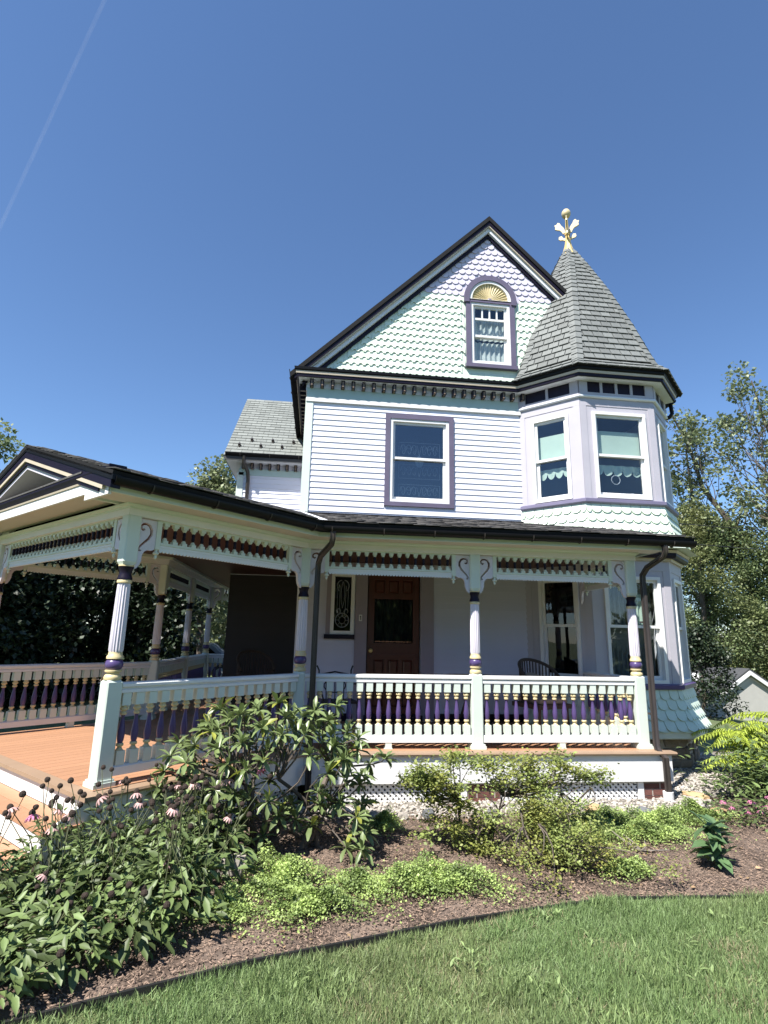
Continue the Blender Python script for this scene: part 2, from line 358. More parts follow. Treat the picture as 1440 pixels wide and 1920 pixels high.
def curtain_mesh(mb, M, u0, u1, z0, z1, y, waves, amp=0.018, m=0):
    n = waves*6; V = []; F = []
    for i in range(n+1):
        u = u0+(u1-u0)*i/n; yy = y-amp*math.sin(2*math.pi*waves*i/n)
        V += [(u, yy, z0), (u, yy, z1)]
    F = [(2*i, 2*i+2, 2*i+3, 2*i+1) for i in range(n)]
    mb.add(V, F, m, M)
def window(M, u0, u1, z0, z1, zm=None, casing=None, cmat='mauve', glass='glass', sill=None, fw=0.05, top_grid=False, dress=None, depth=0.03, label=None):
    """double-hung window: outer white frame u0..u1, z0..z1; dress = list of callables adding what hangs behind the panes"""
    w = MB()
    for a, b, c, d in ((u0, u0+fw, z0, z1), (u1-fw, u1, z0, z1), (u0+fw, u1-fw, z1-fw, z1), (u0+fw, u1-fw, z0, z0+fw)):
        w.box(a, b, -0.10, depth, c, d, 0, M)
    win = w.build('window', 'white', house)
    if label: win['label'] = label
    if casing:
        c = MB(); e = 0.045
        c.box(u0-casing, u0, 0, e, z0-casing*.85, z1+casing, 0, M).box(u1, u1+casing, 0, e, z0-casing*.85, z1+casing, 0, M)
        c.box(u0, u1, 0, e, z1, z1+casing, 0, M).box(u0, u1, 0, e, z0-casing*.85, z0, 0, M)
        c.build('casing', cmat, win)
    if sill:
        MB().box(u0-sill[0], u1+sill[0], 0, 0.09, z0-sill[1], z0-0.001, 0, M).build('sill', sill[2], win)
    a, b, c, d = u0+fw, u1-fw, z0+fw, z1-fw; zm = zm or (c+d)/2; st = 0.042
    for nm, ya, yb, za, zb in (('upper', -0.045, -0.012, zm-0.02, d), ('lower', -0.085, -0.05, c, zm+0.022)):
        s = MB(); s.box(a, a+st, ya, yb, za, zb, 0, M).box(b-st, b, ya, yb, za, zb, 0, M)
        s.box(a+st, b-st, ya, yb, zb-st, zb, 0, M).box(a+st, b-st, ya, yb, za, za+st*(1.35 if nm == 'lower' else 1), 0, M)
        if top_grid and nm == 'upper':
            zg = zb-0.26; s.box(a+st, b-st, ya+.004, yb-.004, zg-.02, zg+.02, 0, M)
            for k in (1, 2, 3): ug = a+st+(b-a-2*st)*k/4; s.box(ug-.013, ug+.013, ya+.004, yb-.004, zg+.02, zb-st, 0, M)
        s.build('sash', 'white', win)
        MB().box(a+st-.004, b-st+.004, (ya+yb)/2-.003, (ya+yb)/2+.003, za+st-.004, zb-st+.004, 0, M).build('pane', glass, win)
    for f in (dress or []): f(win, M, a, b, c, d, zm)
    return win
def d_shade(z_from_top, z_to, m='shade', y=-0.125):
    def f(win, M, a, b, c, d, zm):
        o = MB().box(a+.005, b-.005, y-.004, y, d-z_to*(d-c), d-z_from_top*(d-c), 0, M).build('roller_shade', m, win)
    return f
def d_scallop(t0, t1, n, m='shade', y=-0.14):
    """valance with scalloped lower edge between fractions t0..t1 (from the top)"""
    def f(win, M, a, b, c, d, zm):
        zt = d-t0*(d-c); zb = d-t1*(d-c); V = []; F = []; N = n*10
        for i in range(N+1):
            u = a+(b-a)*i/N; ph = (i % 10)/10 if i < N else 0; dz = abs(math.sin(math.pi*(i/10)))**.45
            V += [(u, y-.01*math.sin(i*.6), zt), (u, y-.01*math.sin(i*.6), zb+(1-dz)*(zt-zb)*.55)]
        mb = MB().add(V, [(2*i, 2*i+2, 2*i+3, 2*i+1) for i in range(N)], 0, M); mb.build('valance', m, win)
    return f
def d_curtain(t0, t1, waves, m='curtain', y=-0.17, parts=((0, 1),)):
    def f(win, M, a, b, c, d, zm):
        mb = MB()
        for p, q in parts: curtain_mesh(mb, M, a+(b-a)*p, a+(b-a)*q, d-t1*(d-c), d-t0*(d-c), y, waves)
        mb.build('curtain', m, win)
    return f
def d_swag(m='curtain_dark'):
    def f(win, M, a, b, c, d, zm):
        mb = MB(); N = 14
        for r in range(4):
            V = []
            for i in range(N+1):
                t = i/N; u = a+(b-a)*t; sag = math.sin(math.pi*t)*(.08+.05*r)
                V += [(u, -.15-.012*r, zm+.02-.05*r-sag*.5), (u, -.165-.012*r, zm-.045-.05*r-sag)]
            mb.add(V, [(2*i, 2*i+2, 2*i+3, 2*i+1) for i in range(N)], 0, M)
        mb.build('swag', m, win)
    return f
def d_ring(u, z, r):
    def f(win, M, a, b, c, d, zm):
        pts = [(M @ Vector((u+r*math.cos(t), -.10, z+r*math.sin(t)))) for t in np.linspace(0, 2*math.pi, 25)]
        MB().tube(pts, 0.006, 5).build('hanging_ring', 'lace', win)
    return f
def d_box(u0, u1, z0, z1, m, y=-0.13):
    def f(win, M, a, b, c, d, zm): MB().box(u0, u1, y-.05, y, z0, z1, 0, M).build('small_box', m, win)
    return f
def d_scroll(rows):
    """leaded-glass tracery: scroll lines of thin came just behind the glass"""
    def f(win, M, a, b, c, d, zm):
        mb = MB(); cx = (a+b)/2+.02; y = -.115
        def line(pts, r=.0035): mb.tube([M @ Vector((p[0], y, p[1])) for p in pts], r, 4)
        for z, h, w in rows:
            line([(cx-w, z), (cx+w, z)]); line([(cx-w, z+h), (cx+w, z+h)]); line([(cx-w, z), (cx-w, z+h)]); line([(cx+w, z), (cx+w, z+h)])
            for s in (-1, 1):
                for k in (0.25, 0.5, 0.78):
                    line([(cx+s*w*k+s*.05*math.cos(t)*(1-.6*t/6), z+h*.5+h*.4*math.sin(t)*(1-.08*t)) for t in np.linspace(0, 6, 16)])
                line([(cx+s*.02*i, z+h*(.15+.7*abs(math.sin(i*.7)))) for i in range(0, int(w/.02), 2)])
        mb.build('leaded_tracery', 'leading', win)
        mb = MB(); mb.lathe([(.002, -.006), (.07, -.004), (.07, .004), (.002, .006)], 18, (0, 0, 0), M @ Matrix.Translation((cx, y, zm-.02)) @ Matrix.Rotation(math.pi/2, 4, 'X') @ Matrix.Diagonal((1, 1.45, 1, 1)))
        mb.build('glass_medallion', 'lace', win)
    return f

# front wall: sheathing with real openings, clapboards on it
W2 = (-0.84, 0.19, 3.47, 4.955)                          # first: upper window
WS = (-1.735, -1.36, 1.29, 2.25)                         # narrow stained-glass window
DO = (-1.155, -0.29, 0.0, 2.27)                          # door opening
mb = MB(); holed(mb, XL, XA+.02, GZ, 5.6, [W2, WS, DO], -0.1, 0, 0, MF)
front = mb.build('front_wall', 'siding', house)
c = .083
clapboards(front, MF, XL+.095, XA+.03, 3.16, 5.165, [(W2[0]-c, W2[1]+c, W2[2]-c*.85, W2[3]+c)], 'siding')
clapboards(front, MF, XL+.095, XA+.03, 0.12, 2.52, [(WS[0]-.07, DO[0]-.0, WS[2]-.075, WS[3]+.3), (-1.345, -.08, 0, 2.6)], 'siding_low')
# other walls of the shell
mb = MB(); mb.box(XL, XL+.1, YW+.1, 9, GZ, 5.6).box(XR-.1, XR, RE[1]+.02, 9, GZ, 5.6).box(XL, XR, 8.9, 9, GZ, 5.6); mb.build('side_wall', 'siding', house)
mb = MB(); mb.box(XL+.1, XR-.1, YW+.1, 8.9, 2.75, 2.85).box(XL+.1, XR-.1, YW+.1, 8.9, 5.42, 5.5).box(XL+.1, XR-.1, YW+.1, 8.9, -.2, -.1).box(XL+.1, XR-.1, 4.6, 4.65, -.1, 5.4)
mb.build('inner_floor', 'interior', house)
# corner boards and bands
mb = MB(); mb.box(XL-.035, XL+.095, YW-.035, YW+.001, 3.1, 5.215).box(XL-.035, XL, YW+.0, YW+.1, 3.1, 5.215); mb.build('corner_board', 'mint', house)
mb = MB(); mb.box(XL-.03, XA+.02, YW-.05, YW+.001, 5.165, 5.235); mb.build('band_board', 'white', house)
mb = MB(); mb.box(XL-.02, XA+.02, YW-.028, YW+.001, 5.236, 5.42); mb.build('frieze_board', 'frieze_green', house)
mb = MB(); mb.box(XL-.02, XA+.02, YW-.032, YW+.001, 5.421, 5.56).box(XL-.04, XL, YW+.002, 8.9, 5.38, 5.56); mb.build('frieze_cap', 'cool_white', house)
# upper window
window(MF, *W2, zm=4.255, casing=c, cmat='mauve', glass='glass_blue',
       dress=[d_scroll([(4.30, .28, .36), (3.93, .25, .36), (3.58, .24, .36)])], label='upper window with mauve casing and leaded tracery')
# cornice: soffit, fascia layers, mitred round gable front, turret and left eave
CPATH = [RE, FR, FL, A0, (XL, YW), (XL, 8.9)]
corn = MB().sweep([(-.01, 5.535), (.165, 5.535), (.175, 5.565), (-.01, 5.565)], CPATH).build('cornice', 'cool_white', house)
MB().sweep([(.16, 5.540), (.200, 5.540), (.206, 5.590), (.16, 5.590)], CPATH).build('cornice_strip', 'purple_dark', corn)
MB().sweep([(.16, 5.591), (.216, 5.591), (.222, 5.634), (.16, 5.634)], CPATH).build('cornice_strip', 'beige', corn)
MB().sweep([(-.01, 5.635), (.224, 5.635), (.240, 5.655), (.246, 5.698), (-.01, 5.77)], CPATH).build('cornice_cap', 'black', corn)
mod = MB(); mod.box(-.03, .03, -.115, 0, 0, .118, 0); mod.box(-.013, .013, -.119, -.10, .004, .10, 1); mod.box(-.017, .017, -.10, -.004, -.004, .05, 1)
mod = mod.mesh('modillion', ['purple_dark', 'beige_shaded'])
for i in range(22): link('modillion', mod, corn, Matrix.Translation((XL+.055+i*.1775, YW-.03, 5.416)))
for i in range(19): link('modillion', mod, corn, Matrix.Translation((XL-.04, YW+.12+i*.1775, 5.416)) @ Matrix.Rotation(-math.pi/2, 4, 'Z'))

# gable wall
GX, GZA, SL = 0.975, 9.15, 0.992                         # roof apex (top surface) and slope
def zroof(x): return GZA-abs(x-GX)*SL
WA = (0.617, 1.36, 6.12, 7.36)                           # attic window, outer white frame
mb = MB()
def gable_poly(off, x0, x1): return [(x0, 0, 0)]
gw = MB()
zt = lambda x: zroof(x)-.30
NX = [XL+.0, WA[0]+.03, WA[1]-.03, XR]
# sheathing in vertical strips so that the window is a real opening
gw.prism([(XL, YW+.1, 5.6), (WA[0], YW+.1, 5.6), (WA[0], YW+.1, zt(WA[0])), (XL+.02, YW+.1, max(5.61, zt(XL+.02)))], (0, -.1, 0))
gw.prism([(WA[1], YW+.1, 5.6), (XR, YW+.1, 5.6), (XR-.02, YW+.1, max(5.61, zt(XR-.02))), (WA[1], YW+.1, zt(WA[1]))], (0, -.1, 0))
gw.prism([(WA[0], YW+.1, 5.6), (WA[1], YW+.1, 5.6), (WA[1], YW+.1, WA[2]), (WA[0], YW+.1, WA[2])], (0, -.1, 0))
gw.prism([(WA[0], YW+.1, WA[3]), (WA[1], YW+.1, WA[3]), (WA[1], YW+.1, zt(WA[1])), (GX, YW+.1, zt(GX)), (WA[0], YW+.1, zt(WA[0]))], (0, -.1, 0))
gable = gw.build('gable_wall', 'mint_scale', house)
def plate(outline, th=0.011, tilt=0.020, h=1.0):
    """shingle plate: outline (x, z) pts in plane, butt end proud of the wall by `tilt`; local y is outward"""
    n = len(outline); zmax = max(p[1] for p in outline); zmin = min(p[1] for p in outline)
    f = lambda z: .004+(tilt)*(zmax-z)/(zmax-zmin)
    V = [(x, f(z), z) for x, z in outline]+[(x, max(0, f(z)-th), z) for x, z in outline]
    return V, [tuple(range(n)), tuple(range(n, 2*n))[::-1]]+[(i, n+i, n+(i+1) % n, (i+1) % n) for i in range(n)]
def scale_mesh(name, w, exp, m, kind='round', g=.004, tilt=.02):
    a = w/2-g/2; top = exp*1.25
    if kind == 'round':
        r = a; bot = [(a*math.cos(t), r*.92*math.sin(t)+r*.92) for t in np.linspace(0, -math.pi, 11)]
    else:                                                # wave: flat teeth with a round notch
        nr = w*.31; tq = [(nr*math.cos(t), nr*1.05*math.sin(t)) for t in np.linspace(0, math.pi, 9)]   # half-round notch between flat teeth
        bot = [(a, .0)]+tq+[(-a, .0)]
    out = [(-a, top), (a, top)]+bot
    return MB().add(*plate(out, tilt=tilt)).mesh(name, m)
ZB = 7.43; arch_c = ((WA[0]+WA[1])/2, 7.45)
def in_win(x, z, w): 
    if WA[0]-.09-w*.38 < x < WA[1]+.09+w*.38 and WA[2]-.16 < z+.06 < 7.47: return True
    return z+.06 >= 7.40 and (x-arch_c[0])**2+((z+.05)-7.40)**2 < (.53)**2
green, lil = [], []
me_g = scale_mesh('wave_shingle', .118, .130, 'mint_scale', 'wave'); me_l = scale_mesh('round_shingle', .128, .117, 'lilac_scale', 'round')
z = 5.66; i = 0
while z < 8.9:
    gr = z < ZB-.03; w, ex = (.118, .130) if gr else (.128, .117)
    n = 40
    for k in range(-n, n):
        x = GX+(k+.5*(i % 2))*w
        if z+ex*1.1 > zroof(x)-.33 or x < XL+.02 or x > 2.9: continue
        if in_win(x, z, w): continue
        (green if gr else lil).append(MF @ Matrix.Translation((x, random.uniform(0, .003), z+random.uniform(-.002, .002))) @ Matrix.Rotation(random.uniform(-.006, .006), 4, 'Y'))
    z += ex; i += 1
pieces(gable, 'wave_shingle', me_g, green, 'mint_scale_joined'); pieces(gable, 'round_shingle', me_l, lil, 'lilac_scale')
# lilac backing behind the upper rows
MB().prism([(GX-1.42, YW-.002, ZB), (GX+1.42, YW-.002, ZB), (GX, YW-.002, ZB+1.41)], (0, -.0035, 0)).build('gable_backing', 'lilac_scale', gable)
# attic window and sunburst
def d_cafe(win, M, a, b, c_, d, zm):
    mb = MB(); curtain_mesh(mb, M, a, b, c_, zm-.06, -.14, 7); curtain_mesh(mb, M, a, b, zm-.02, d-.2, -.14, 6); mb.build('curtain', 'curtain', win)
window(MF, *WA, zm=6.70, casing=None, glass='glass', top_grid=True, dress=[d_cafe])
mb = MB(); e = .05; cw = .09
mb.box(WA[0]-cw, WA[0], 0, e, WA[2]-.02, 7.42, 0, MF).box(WA[1], WA[1]+cw, 0, e, WA[2]-.02, 7.42, 0, MF).box(WA[0], WA[1], 0, e, WA[3], 7.42, 0, MF)
acas = mb.build('attic_casing', 'mauve', house)
MB().box(WA[0]-cw-.02, WA[1]+cw+.02, 0, .085, WA[2]-.09, WA[2]-.021, 0, MF).build('sill', 'mauve', acas)
def ring(cx, cz, r0, r1, y0, y1, t0=0, t1=math.pi, n=24, m=0):
    mb = MB(); V = []; F = []
    for i in range(n+1):
        t = t0+(t1-t0)*i/n; cs, sn = math.cos(t), math.sin(t)
        V += [(cx+r0*cs, y0, cz+r0*sn), (cx+r1*cs, y0, cz+r1*sn), (cx+r1*cs, y1, cz+r1*sn), (cx+r0*cs, y1, cz+r0*sn)]
    for i in range(n):
        a = 4*i; b = a+4; F += [(a, a+1, b+1, b), (a+1, a+2, b+2, b+1), (a+2, a+3, b+3, b+2), (a+3, a, b, b+3)]
    F += [(0, 3, 2, 1), (4*n, 4*n+1, 4*n+2, 4*n+3)]
    return mb.add(V, F, m, MF)
acx = (WA[0]+WA[1])/2; acz = 7.425
mb = ring(acx, acz, .40, .50, 0, .07); mb.box(acx-.50, acx-.40, 0, .07, acz-.08, acz, 0, MF).box(acx+.40, acx+.50, 0, .07, acz-.08, acz, 0, MF); mb.build('arch_casing', 'mauve', acas)
mb = ring(acx, acz, .345, .399, 0, .05); mb.box(acx-.399, acx+.399, 0, .05, acz-.03, acz, 0, MF); mb.build('arch_frame', 'white', acas)
mb = MB(); NR = 18
for i in range(NR):
    t0, t1 = math.pi*i/NR, math.pi*(i+1)/NR; tm = (t0+t1)/2; R1 = .348
    V = [(acx+.03*math.cos(t0), .006, acz+.03*math.sin(t0)), (acx+R1*math.cos(t0), .006, acz+R1*math.sin(t0)), (acx+R1*math.cos(tm), .034, acz+R1*math.sin(tm)),
         (acx+R1*math.cos(t1), .006, acz+R1*math.sin(t1)), (acx+.03*math.cos(t1), .006, acz+.03*math.sin(t1))]
    MB().add(V, [(0, 1, 2), (0, 2, 3, 4)], 0, MF).build('sunburst_ray', 'gold_pale', acas)
MB().lathe([(.045, 0), (.045, .02), (.02, .035)], 12, (0, 0, 0), MF @ Matrix.Translation((acx, 0, acz+.01)) @ Matrix.Rotation(-math.pi/2, 4, 'X')).build('sunburst_hub', 'mauve', acas)

# main roof with rake trim
V2 = 1/math.sqrt(1+SL*SL); XE = -2.58; XRK = 2.46
def rake(o0, o1, y0, y1, name, m, parent, x0=XE, x1=XRK):
    a, b = o0/V2, o1/V2
    pts = [(x0, y0, zroof(x0)-a), (GX, y0, GZA-a), (x1, y0, zroof(x1)-a), (x1, y0, zroof(x1)-b), (GX, y0, GZA-b), (x0, y0, zroof(x0)-b)]
    l = MB().prism([pts[0], pts[1], pts[4], pts[5]], (0, y1-y0, 0)); l.prism([pts[1], pts[2], pts[3], pts[4]], (0, y1-y0, 0))
    return l.build(name, m, parent)
YR = 2.0
roof = rake(0, .07, YR-.02, 9.2, 'main_roof', 'shingle_edge', house)
rake(0, .07, 3.2, 9.2, 'roof_slope', 'shingle_edge', roof, x0=XRK-.3, x1=4.55)
rake(.071, .128, YR, YR+.13, 'rake_crown', 'purple_dark', roof, x0=XE+.07, x1=XRK-.02)
rake(.129, .150, YR+.012, YR+.13, 'rake_strip', 'beige', roof, x0=XE+.14, x1=XRK-.02)
rake(.151, .212, YR+.05, YW-.001, 'rake_frieze', 'cool_white', roof, x0=XE+.18, x1=XRK-.03)
rake(.213, .275, YW-.045, YW-.001, 'rake_trim', 'purple_dark', roof, x0=XE+.2, x1=XRK-.02)
# left eave gutter (half round, end cap pale)
def gutter(path, name='gutter', r=.062, z=2.49, parent=house, u=.43, m='black', straps=0.55):
    prof = [(u+r*math.cos(t), z+r*math.sin(t)) for t in np.linspace(math.pi, 2*math.pi, 9)]
    prof = [(u-r, z+.004)]+prof+[(u+r, z+.012), (u+r-.012, z+.012)]+[(u+(r-.01)*math.cos(t), z+(r-.01)*math.sin(t)) for t in np.linspace(2*math.pi, math.pi, 7)][1:]
    g = MB().sweep(prof, path).build(name, m, parent, 35)
    P = [Vector(p[:2]) for p in path]
    for a, b in zip(P, P[1:]):
        d = (b-a); L = d.length; d /= L; nn = Vector((-d.y, d.x)); k = max(1, int(L/straps))
        for i in range(k):
            p = a+d*(L*(i+.5)/k)
            s = MB(); R0 = r+.005
            pts = [(p+nn*(u+R0*math.cos(t))).to_3d()+Vector((0, 0, z+R0*math.sin(t))) for t in np.linspace(math.pi*1.02, 2*math.pi, 8)]
            s.tube(pts, .007, 4); s.build('gutter_strap', 'bronze', g)
    return g
gutter([(XL-.02, YW-.16), (XL-.02, 9.0)], 'gutter', .066, 5.66, house, .25)

# ------------------------------------------------------------------ turret bay (two storeys)
TP = [RE, FR, FL, A0]                                    # outward is left of travel
FACES = [face(A0, FL), face(FL, FR), face(FR, RE)]
WIN_U = [(.235, .885), (.20, 1.135), (.17, .76)]
for (M, L), (ua, ub), side in zip(FACES, WIN_U, ('left', 'front', 'right')):
    w = MB(); holed(w, 0, L, 3.40, 5.62, [(ua, ub, 3.52, 5.0)], -.08, 0, 0, M); tw = w.build('turret_wall', 'lilac', house)
    w = MB(); holed(w, 0, L, .55, 2.9, [(ua, ub, .665, 2.26)], -.08, 0, 0, M); lw = w.build('bay_wall', 'lilac', house)
    # thin board joints: corner pilasters a touch proud
    MB().box(0.0, .11, 0, .008, 3.5, 5.1, 0, M).box(L-.11, L, 0, .008, 3.5, 5.1, 0, M).box(.11, L-.11, 0, .008, 5.1, 5.235, 0, M).box(0, .11, 0, .008, 5.101, 5.235, 0, M).box(L-.11, L, 0, .008, 5.101, 5.235, 0, M).build('pilaster', 'lilac', tw)
    MB().box(0.0, .11, 0, .008, .64, 2.36, 0, M).box(L-.11, L, 0, .008, .64, 2.36, 0, M).box(0, L, 0, .008, 2.361, 2.55, 0, M).build('pilaster', 'lilac', lw)
    up = [d_shade(.17, .50), d_scallop(.60, .73, 4 if side == 'left' else 5)]
    if side == 'front': up += [d_ring(.60, 3.86, .075), d_box(.86, .93, 3.56, 3.65, 'plate')]
    window(M, ua, ub, 3.515, 5.0, zm=4.25, glass='glass', dress=up if side != 'right' else [], fw=.05)
    lo = [d_curtain(.02, .98, 5, 'curtain_dark', -.2, ((0, .46), (.54, 1))), d_swag()]
    if side == 'front': lo.append(d_curtain(.14, .47, 5, 'shade', -.16, ((.48, .86),)))
    window(M, ua, ub, .66, 2.265, zm=1.495, glass='glass' if side == 'front' else 'glass_dark', dress=lo, fw=.05)
    # frieze panels under the eave
    n = 4 if side == 'front' else 2; a, b = .12, L-.12; g = .045
    pf = MB()
    for k in range(n+1):
        u = a+(b-a)*k/n; pf.box(u-g/2 if k else 0, u+g/2 if k < n else L, 0, .03, 5.335, 5.54, 0, M)
    pf.box(0, L, 0, .03, 5.541, 5.60, 0, M).box(0, L, 0, .03, 5.29, 5.334, 0, M); pf.build('panel_frame', 'lilac', tw)
    for k in range(n):
        u0 = a+(b-a)*k/n+g/2; u1 = a+(b-a)*(k+1)/n-g/2; MB().box(u0, u1, 0, .010, 5.336, 5.539, 0, M).build('frieze_panel', 'purple_dark', tw)
# ledge mouldings, sill bands
MB().sweep([(0, 5.236), (.035, 5.236), (.05, 5.25), (.05, 5.272), (.03, 5.288), (0, 5.288)], TP).build('turret_ledge', 'cool_white', house)
MB().sweep([(0, 3.415), (.045, 3.415), (.07, 3.435), (.07, 3.485), (.03, 3.50), (0, 3.50)], TP).build('sill_band', 'band_purple', house)
MB().sweep([(0, .575), (.05, .575), (.075, .595), (.075, .64), (.03, .655), (0, .655)], TP).build('sill_band', 'purple', house)
b1 = MB().sweep([(0, 2.52), (.05, 2.52), (.06, 2.56), (0, 2.56)], TP).build('bay_cornice', 'beige', house)
MB().sweep([(0, 2.561), (.12, 2.561), (.14, 2.60), (.14, 2.64), (0, 2.64)], TP).build('cornice_strip', 'purple_dark', b1)
MB().sweep([(0, 2.641), (.15, 2.641), (.17, 2.68), (0, 2.70)], TP).build('cornice_strip', 'beige', b1)
def skirt(z1, z0, fl, rows, name):
    prof = lambda t: (.015+fl*(t**1.6), z1+(z0-z1)*t)   # t: 0 top .. 1 bottom
    pts = [prof(t) for t in np.linspace(0, 1, 6)]
    sk = MB().sweep([(-.02, z1)]+pts+[(-.02, z0)], TP).build(name, 'mint_scale', house)
    w = .158; items = []; ex = (z1-z0)/rows
    me = scale_mesh('scale_shingle', w, ex, 'mint_scale', 'round', g=.009, tilt=.026)
    for fi, (M, L) in enumerate(FACES):
        for r in range(rows):
            t1 = min(1, (r+1)/rows); u_, zb = prof(t1); ut, zt_ = prof(max(0, t1-1.0/rows)); ang = math.atan2(u_-ut, zt_-zb)
            ext = u_*math.tan(math.pi/8); Lr0, Lr1 = -ext*(fi > 0), L+ext*(fi < 2); n = max(1, int(round((Lr1-Lr0)/w))); ww = (Lr1-Lr0)/n
            for k in range(n+1):
                uc = Lr0+(k+.5*(r % 2))*ww
                sx = ww/w
                if uc-ww/2 < Lr0-.001: uc = Lr0+ww/4; sx *= .5
                if uc+ww/2 > Lr1+.001:
                    if uc-ww/2 > Lr1-.02: continue
                    sx = (Lr1-uc+ww/2)/w; uc = (uc-ww/2+Lr1)/2
                items.append(M @ Matrix.Translation((uc, u_, zb)) @ Matrix.Rotation(ang, 4, 'X') @ Matrix.Diagonal((sx, 1, 1, 1)))
    pieces(sk, 'scale_shingle', me, items, 'mint_scale_joined')
    return sk
skirt(3.41, 2.80, .17, 4, 'turret_skirt')
skirt(.57, 0.0, .20, 4, 'bay_skirt')
MB().sweep([(-.02, -.10), (.17, -.10), (.19, -.085), (.19, -.004), (-.02, -.004)], TP).build('skirt_trim', 'mint', house)
MB().sweep([(-.02, 2.70), (.30, 2.70), (.16, 2.80), (-.02, 2.80)], TP).build('skirt_foot', 'mint', house)
# fieldstone foundation with individual stones
fd = MB().sweep([(-.3, GZ-.3), (.0, GZ-.3), (.0, -.10), (-.3, -.10)], TP).build('stone_foundation', 'mortar_pale', house)
def stone_mesh(w, h, d, seed, name='stone', m='stone_brown'):
    r = random.Random(seed); bm = bmesh.new(); n = r.choice((5, 6, 7)); a0 = r.uniform(0, 6)
    ring_ = [(w/2*math.copysign(abs(math.cos(t))**.55, math.cos(t))*r.uniform(.86, 1), h/2*math.copysign(abs(math.sin(t))**.55, math.sin(t))*r.uniform(.86, 1)) for t in [a0+2*math.pi*i/n for i in range(n)]]
    mb = MB(); V = [(x, 0, z) for x, z in ring_]+[(x*.93, d*.75, z*.93) for x, z in ring_]+[(x*.6, d*r.uniform(.9, 1.1), z*.6) for x, z in ring_]
    F = [(i, (i+1) % n, n+(i+1) % n, n+i) for i in range(n)]+[(n+i, n+(i+1) % n, 2*n+(i+1) % n, 2*n+i) for i in range(n)]+[tuple(2*n+i for i in range(n))]
    return mb.add(V, F).mesh(name, m)
sd = 0
for M, L in FACES[1:]:
    z = GZ+.02; row = 0
    while z < -.16:
        h = random.choice((.13, .16, .19)); u = -.02-.06*(row % 2)
        while u < L-.03:
            w = random.uniform(.16, .34); sd += 1
            uc = min(u+w/2, L-.06)
            link('stone', stone_mesh(w*.93, h*.93, random.uniform(.03, .05), sd), fd, M @ Matrix.Translation((uc, -.002, z+h/2+random.uniform(-.015, .015))) @ Matrix.Rotation(random.uniform(-.15, .15), 4, 'Y'))
            u += w
        z += h; row += 1

# turret roof: bell-cast, slated, hipped
AP = Vector((2.89, 2.70)); EV = [(1.396, 1.96), (2.161, 1.195), (3.634, 1.195), (4.40, 1.96), (4.40, 3.44), (3.63, 4.2), (2.15, 4.2), (1.396, 3.44)]
PROF = [(1.065, 5.695), (.955, 5.87), (.86, 6.24), (.735, 6.81), (.49, 7.75), (.24, 8.59), (.075, 9.10)]
mb = MB(); n8 = 8; V = []; F = []
for r, z in PROF:
    for x, y in EV: V.append((AP.x+(x-AP.x)*r, AP.y+(y-AP.y)*r, z))
for j in range(len(PROF)-1):
    for i in range(n8): F.append((j*n8+i, j*n8+(i+1) % n8, (j+1)*n8+(i+1) % n8, (j+1)*n8+i))
F += [tuple(range(n8))[::-1], tuple((len(PROF)-1)*n8+i for i in range(n8))]
troof = mb.add(V, F).build('turret_roof', 'shingle_edge', house)
def prof_at(s, i0, i1):
    """walk the profile on the mid line of a face; returns r, z and total length"""
    a = Vector(EV[i0]); b = Vector(EV[i1]); mid = (a+b)/2; ap_d = (mid-AP).length
    pts = [(r*ap_d, z, r) for r, z in PROF]; acc = 0
    for p, q in zip(pts, pts[1:]):
        l = math.hypot(q[0]-p[0], q[1]-p[1])
        if s <= acc+l or q is pts[-1]:
            t = (s-acc)/l; return p[2]+(q[2]-p[2])*t, p[1]+(q[1]-p[1])*t, math.atan2(q[1]-p[1], p[0]-q[0]), acc
        acc += l
def plen(i0, i1):
    a = Vector(EV[i0]); b = Vector(EV[i1]); d = ((a+b)/2-AP).length
    return sum(math.hypot((p[0]-q[0])*d, p[1]-q[1]) for p, q in zip(PROF, PROF[1:]))
EXS = .142; SW = .185
sl_me = MB(); sl_me.add(*plate([(-.5, 0), (.5, 0), (.5, EXS*1.18), (-.5, EXS*1.18)][::-1], th=.016, tilt=.024)); sl_me = sl_me.mesh('slate', 'slate')
def slope_matrix(p, e, ang, n2):
    """x = e (along eave), y = surface normal, z = up the slope; ang = slope angle, n2 = outward horizontal"""
    up = Vector((-n2[0]*math.cos(ang), -n2[1]*math.cos(ang), math.sin(ang))); e3 = Vector((e[0], e[1], 0)); nn = Vector((n2[0]*math.sin(ang), n2[1]*math.sin(ang), math.cos(ang)))
    return Matrix(((e3.x, nn.x, up.x, p[0]), (e3.y, nn.y, up.y, p[1]), (e3.z, nn.z, up.z, p[2]), (0, 0, 0, 1)))
items = []; rr = random.Random(3)
for i0, i1 in ((7, 0), (0, 1), (1, 2), (2, 3)):
    a = Vector(EV[i0]); b = Vector(EV[i1]); e = (b-a).normalized(); nn2 = (e.y, -e.x); tot = plen(i0, i1); row = 0; s = 0
    while s < tot-.05:
        r, z, ang, _ = prof_at(s, i0, i1); pa = AP+(a-AP)*r; pb = AP+(b-AP)*r; L = (pb-pa).length
        r2 = prof_at(min(s+EXS, tot-.001), i0, i1)[0]; Lt = L*r2/r; n = max(1, math.ceil(L/SW)); off = (row % 2)*.5-.25+rr.uniform(-.08, .08)
        edges = [0]+[u for u in [(k+off)*SW for k in range(1, n+1)] if .03 < u < L-.03]+[L]
        for u0, u1 in zip(edges, edges[1:]):
            c = pa+e*((u0+u1)/2); items.append(slope_matrix((c.x, c.y, z), e, ang+rr.uniform(-.006, .01), nn2) @ Matrix.Diagonal((u1-u0-.013, 1, 1, 1)))
        s += EXS; row += 1
pieces(troof, 'slate', sl_me, items, 'slate_joined')
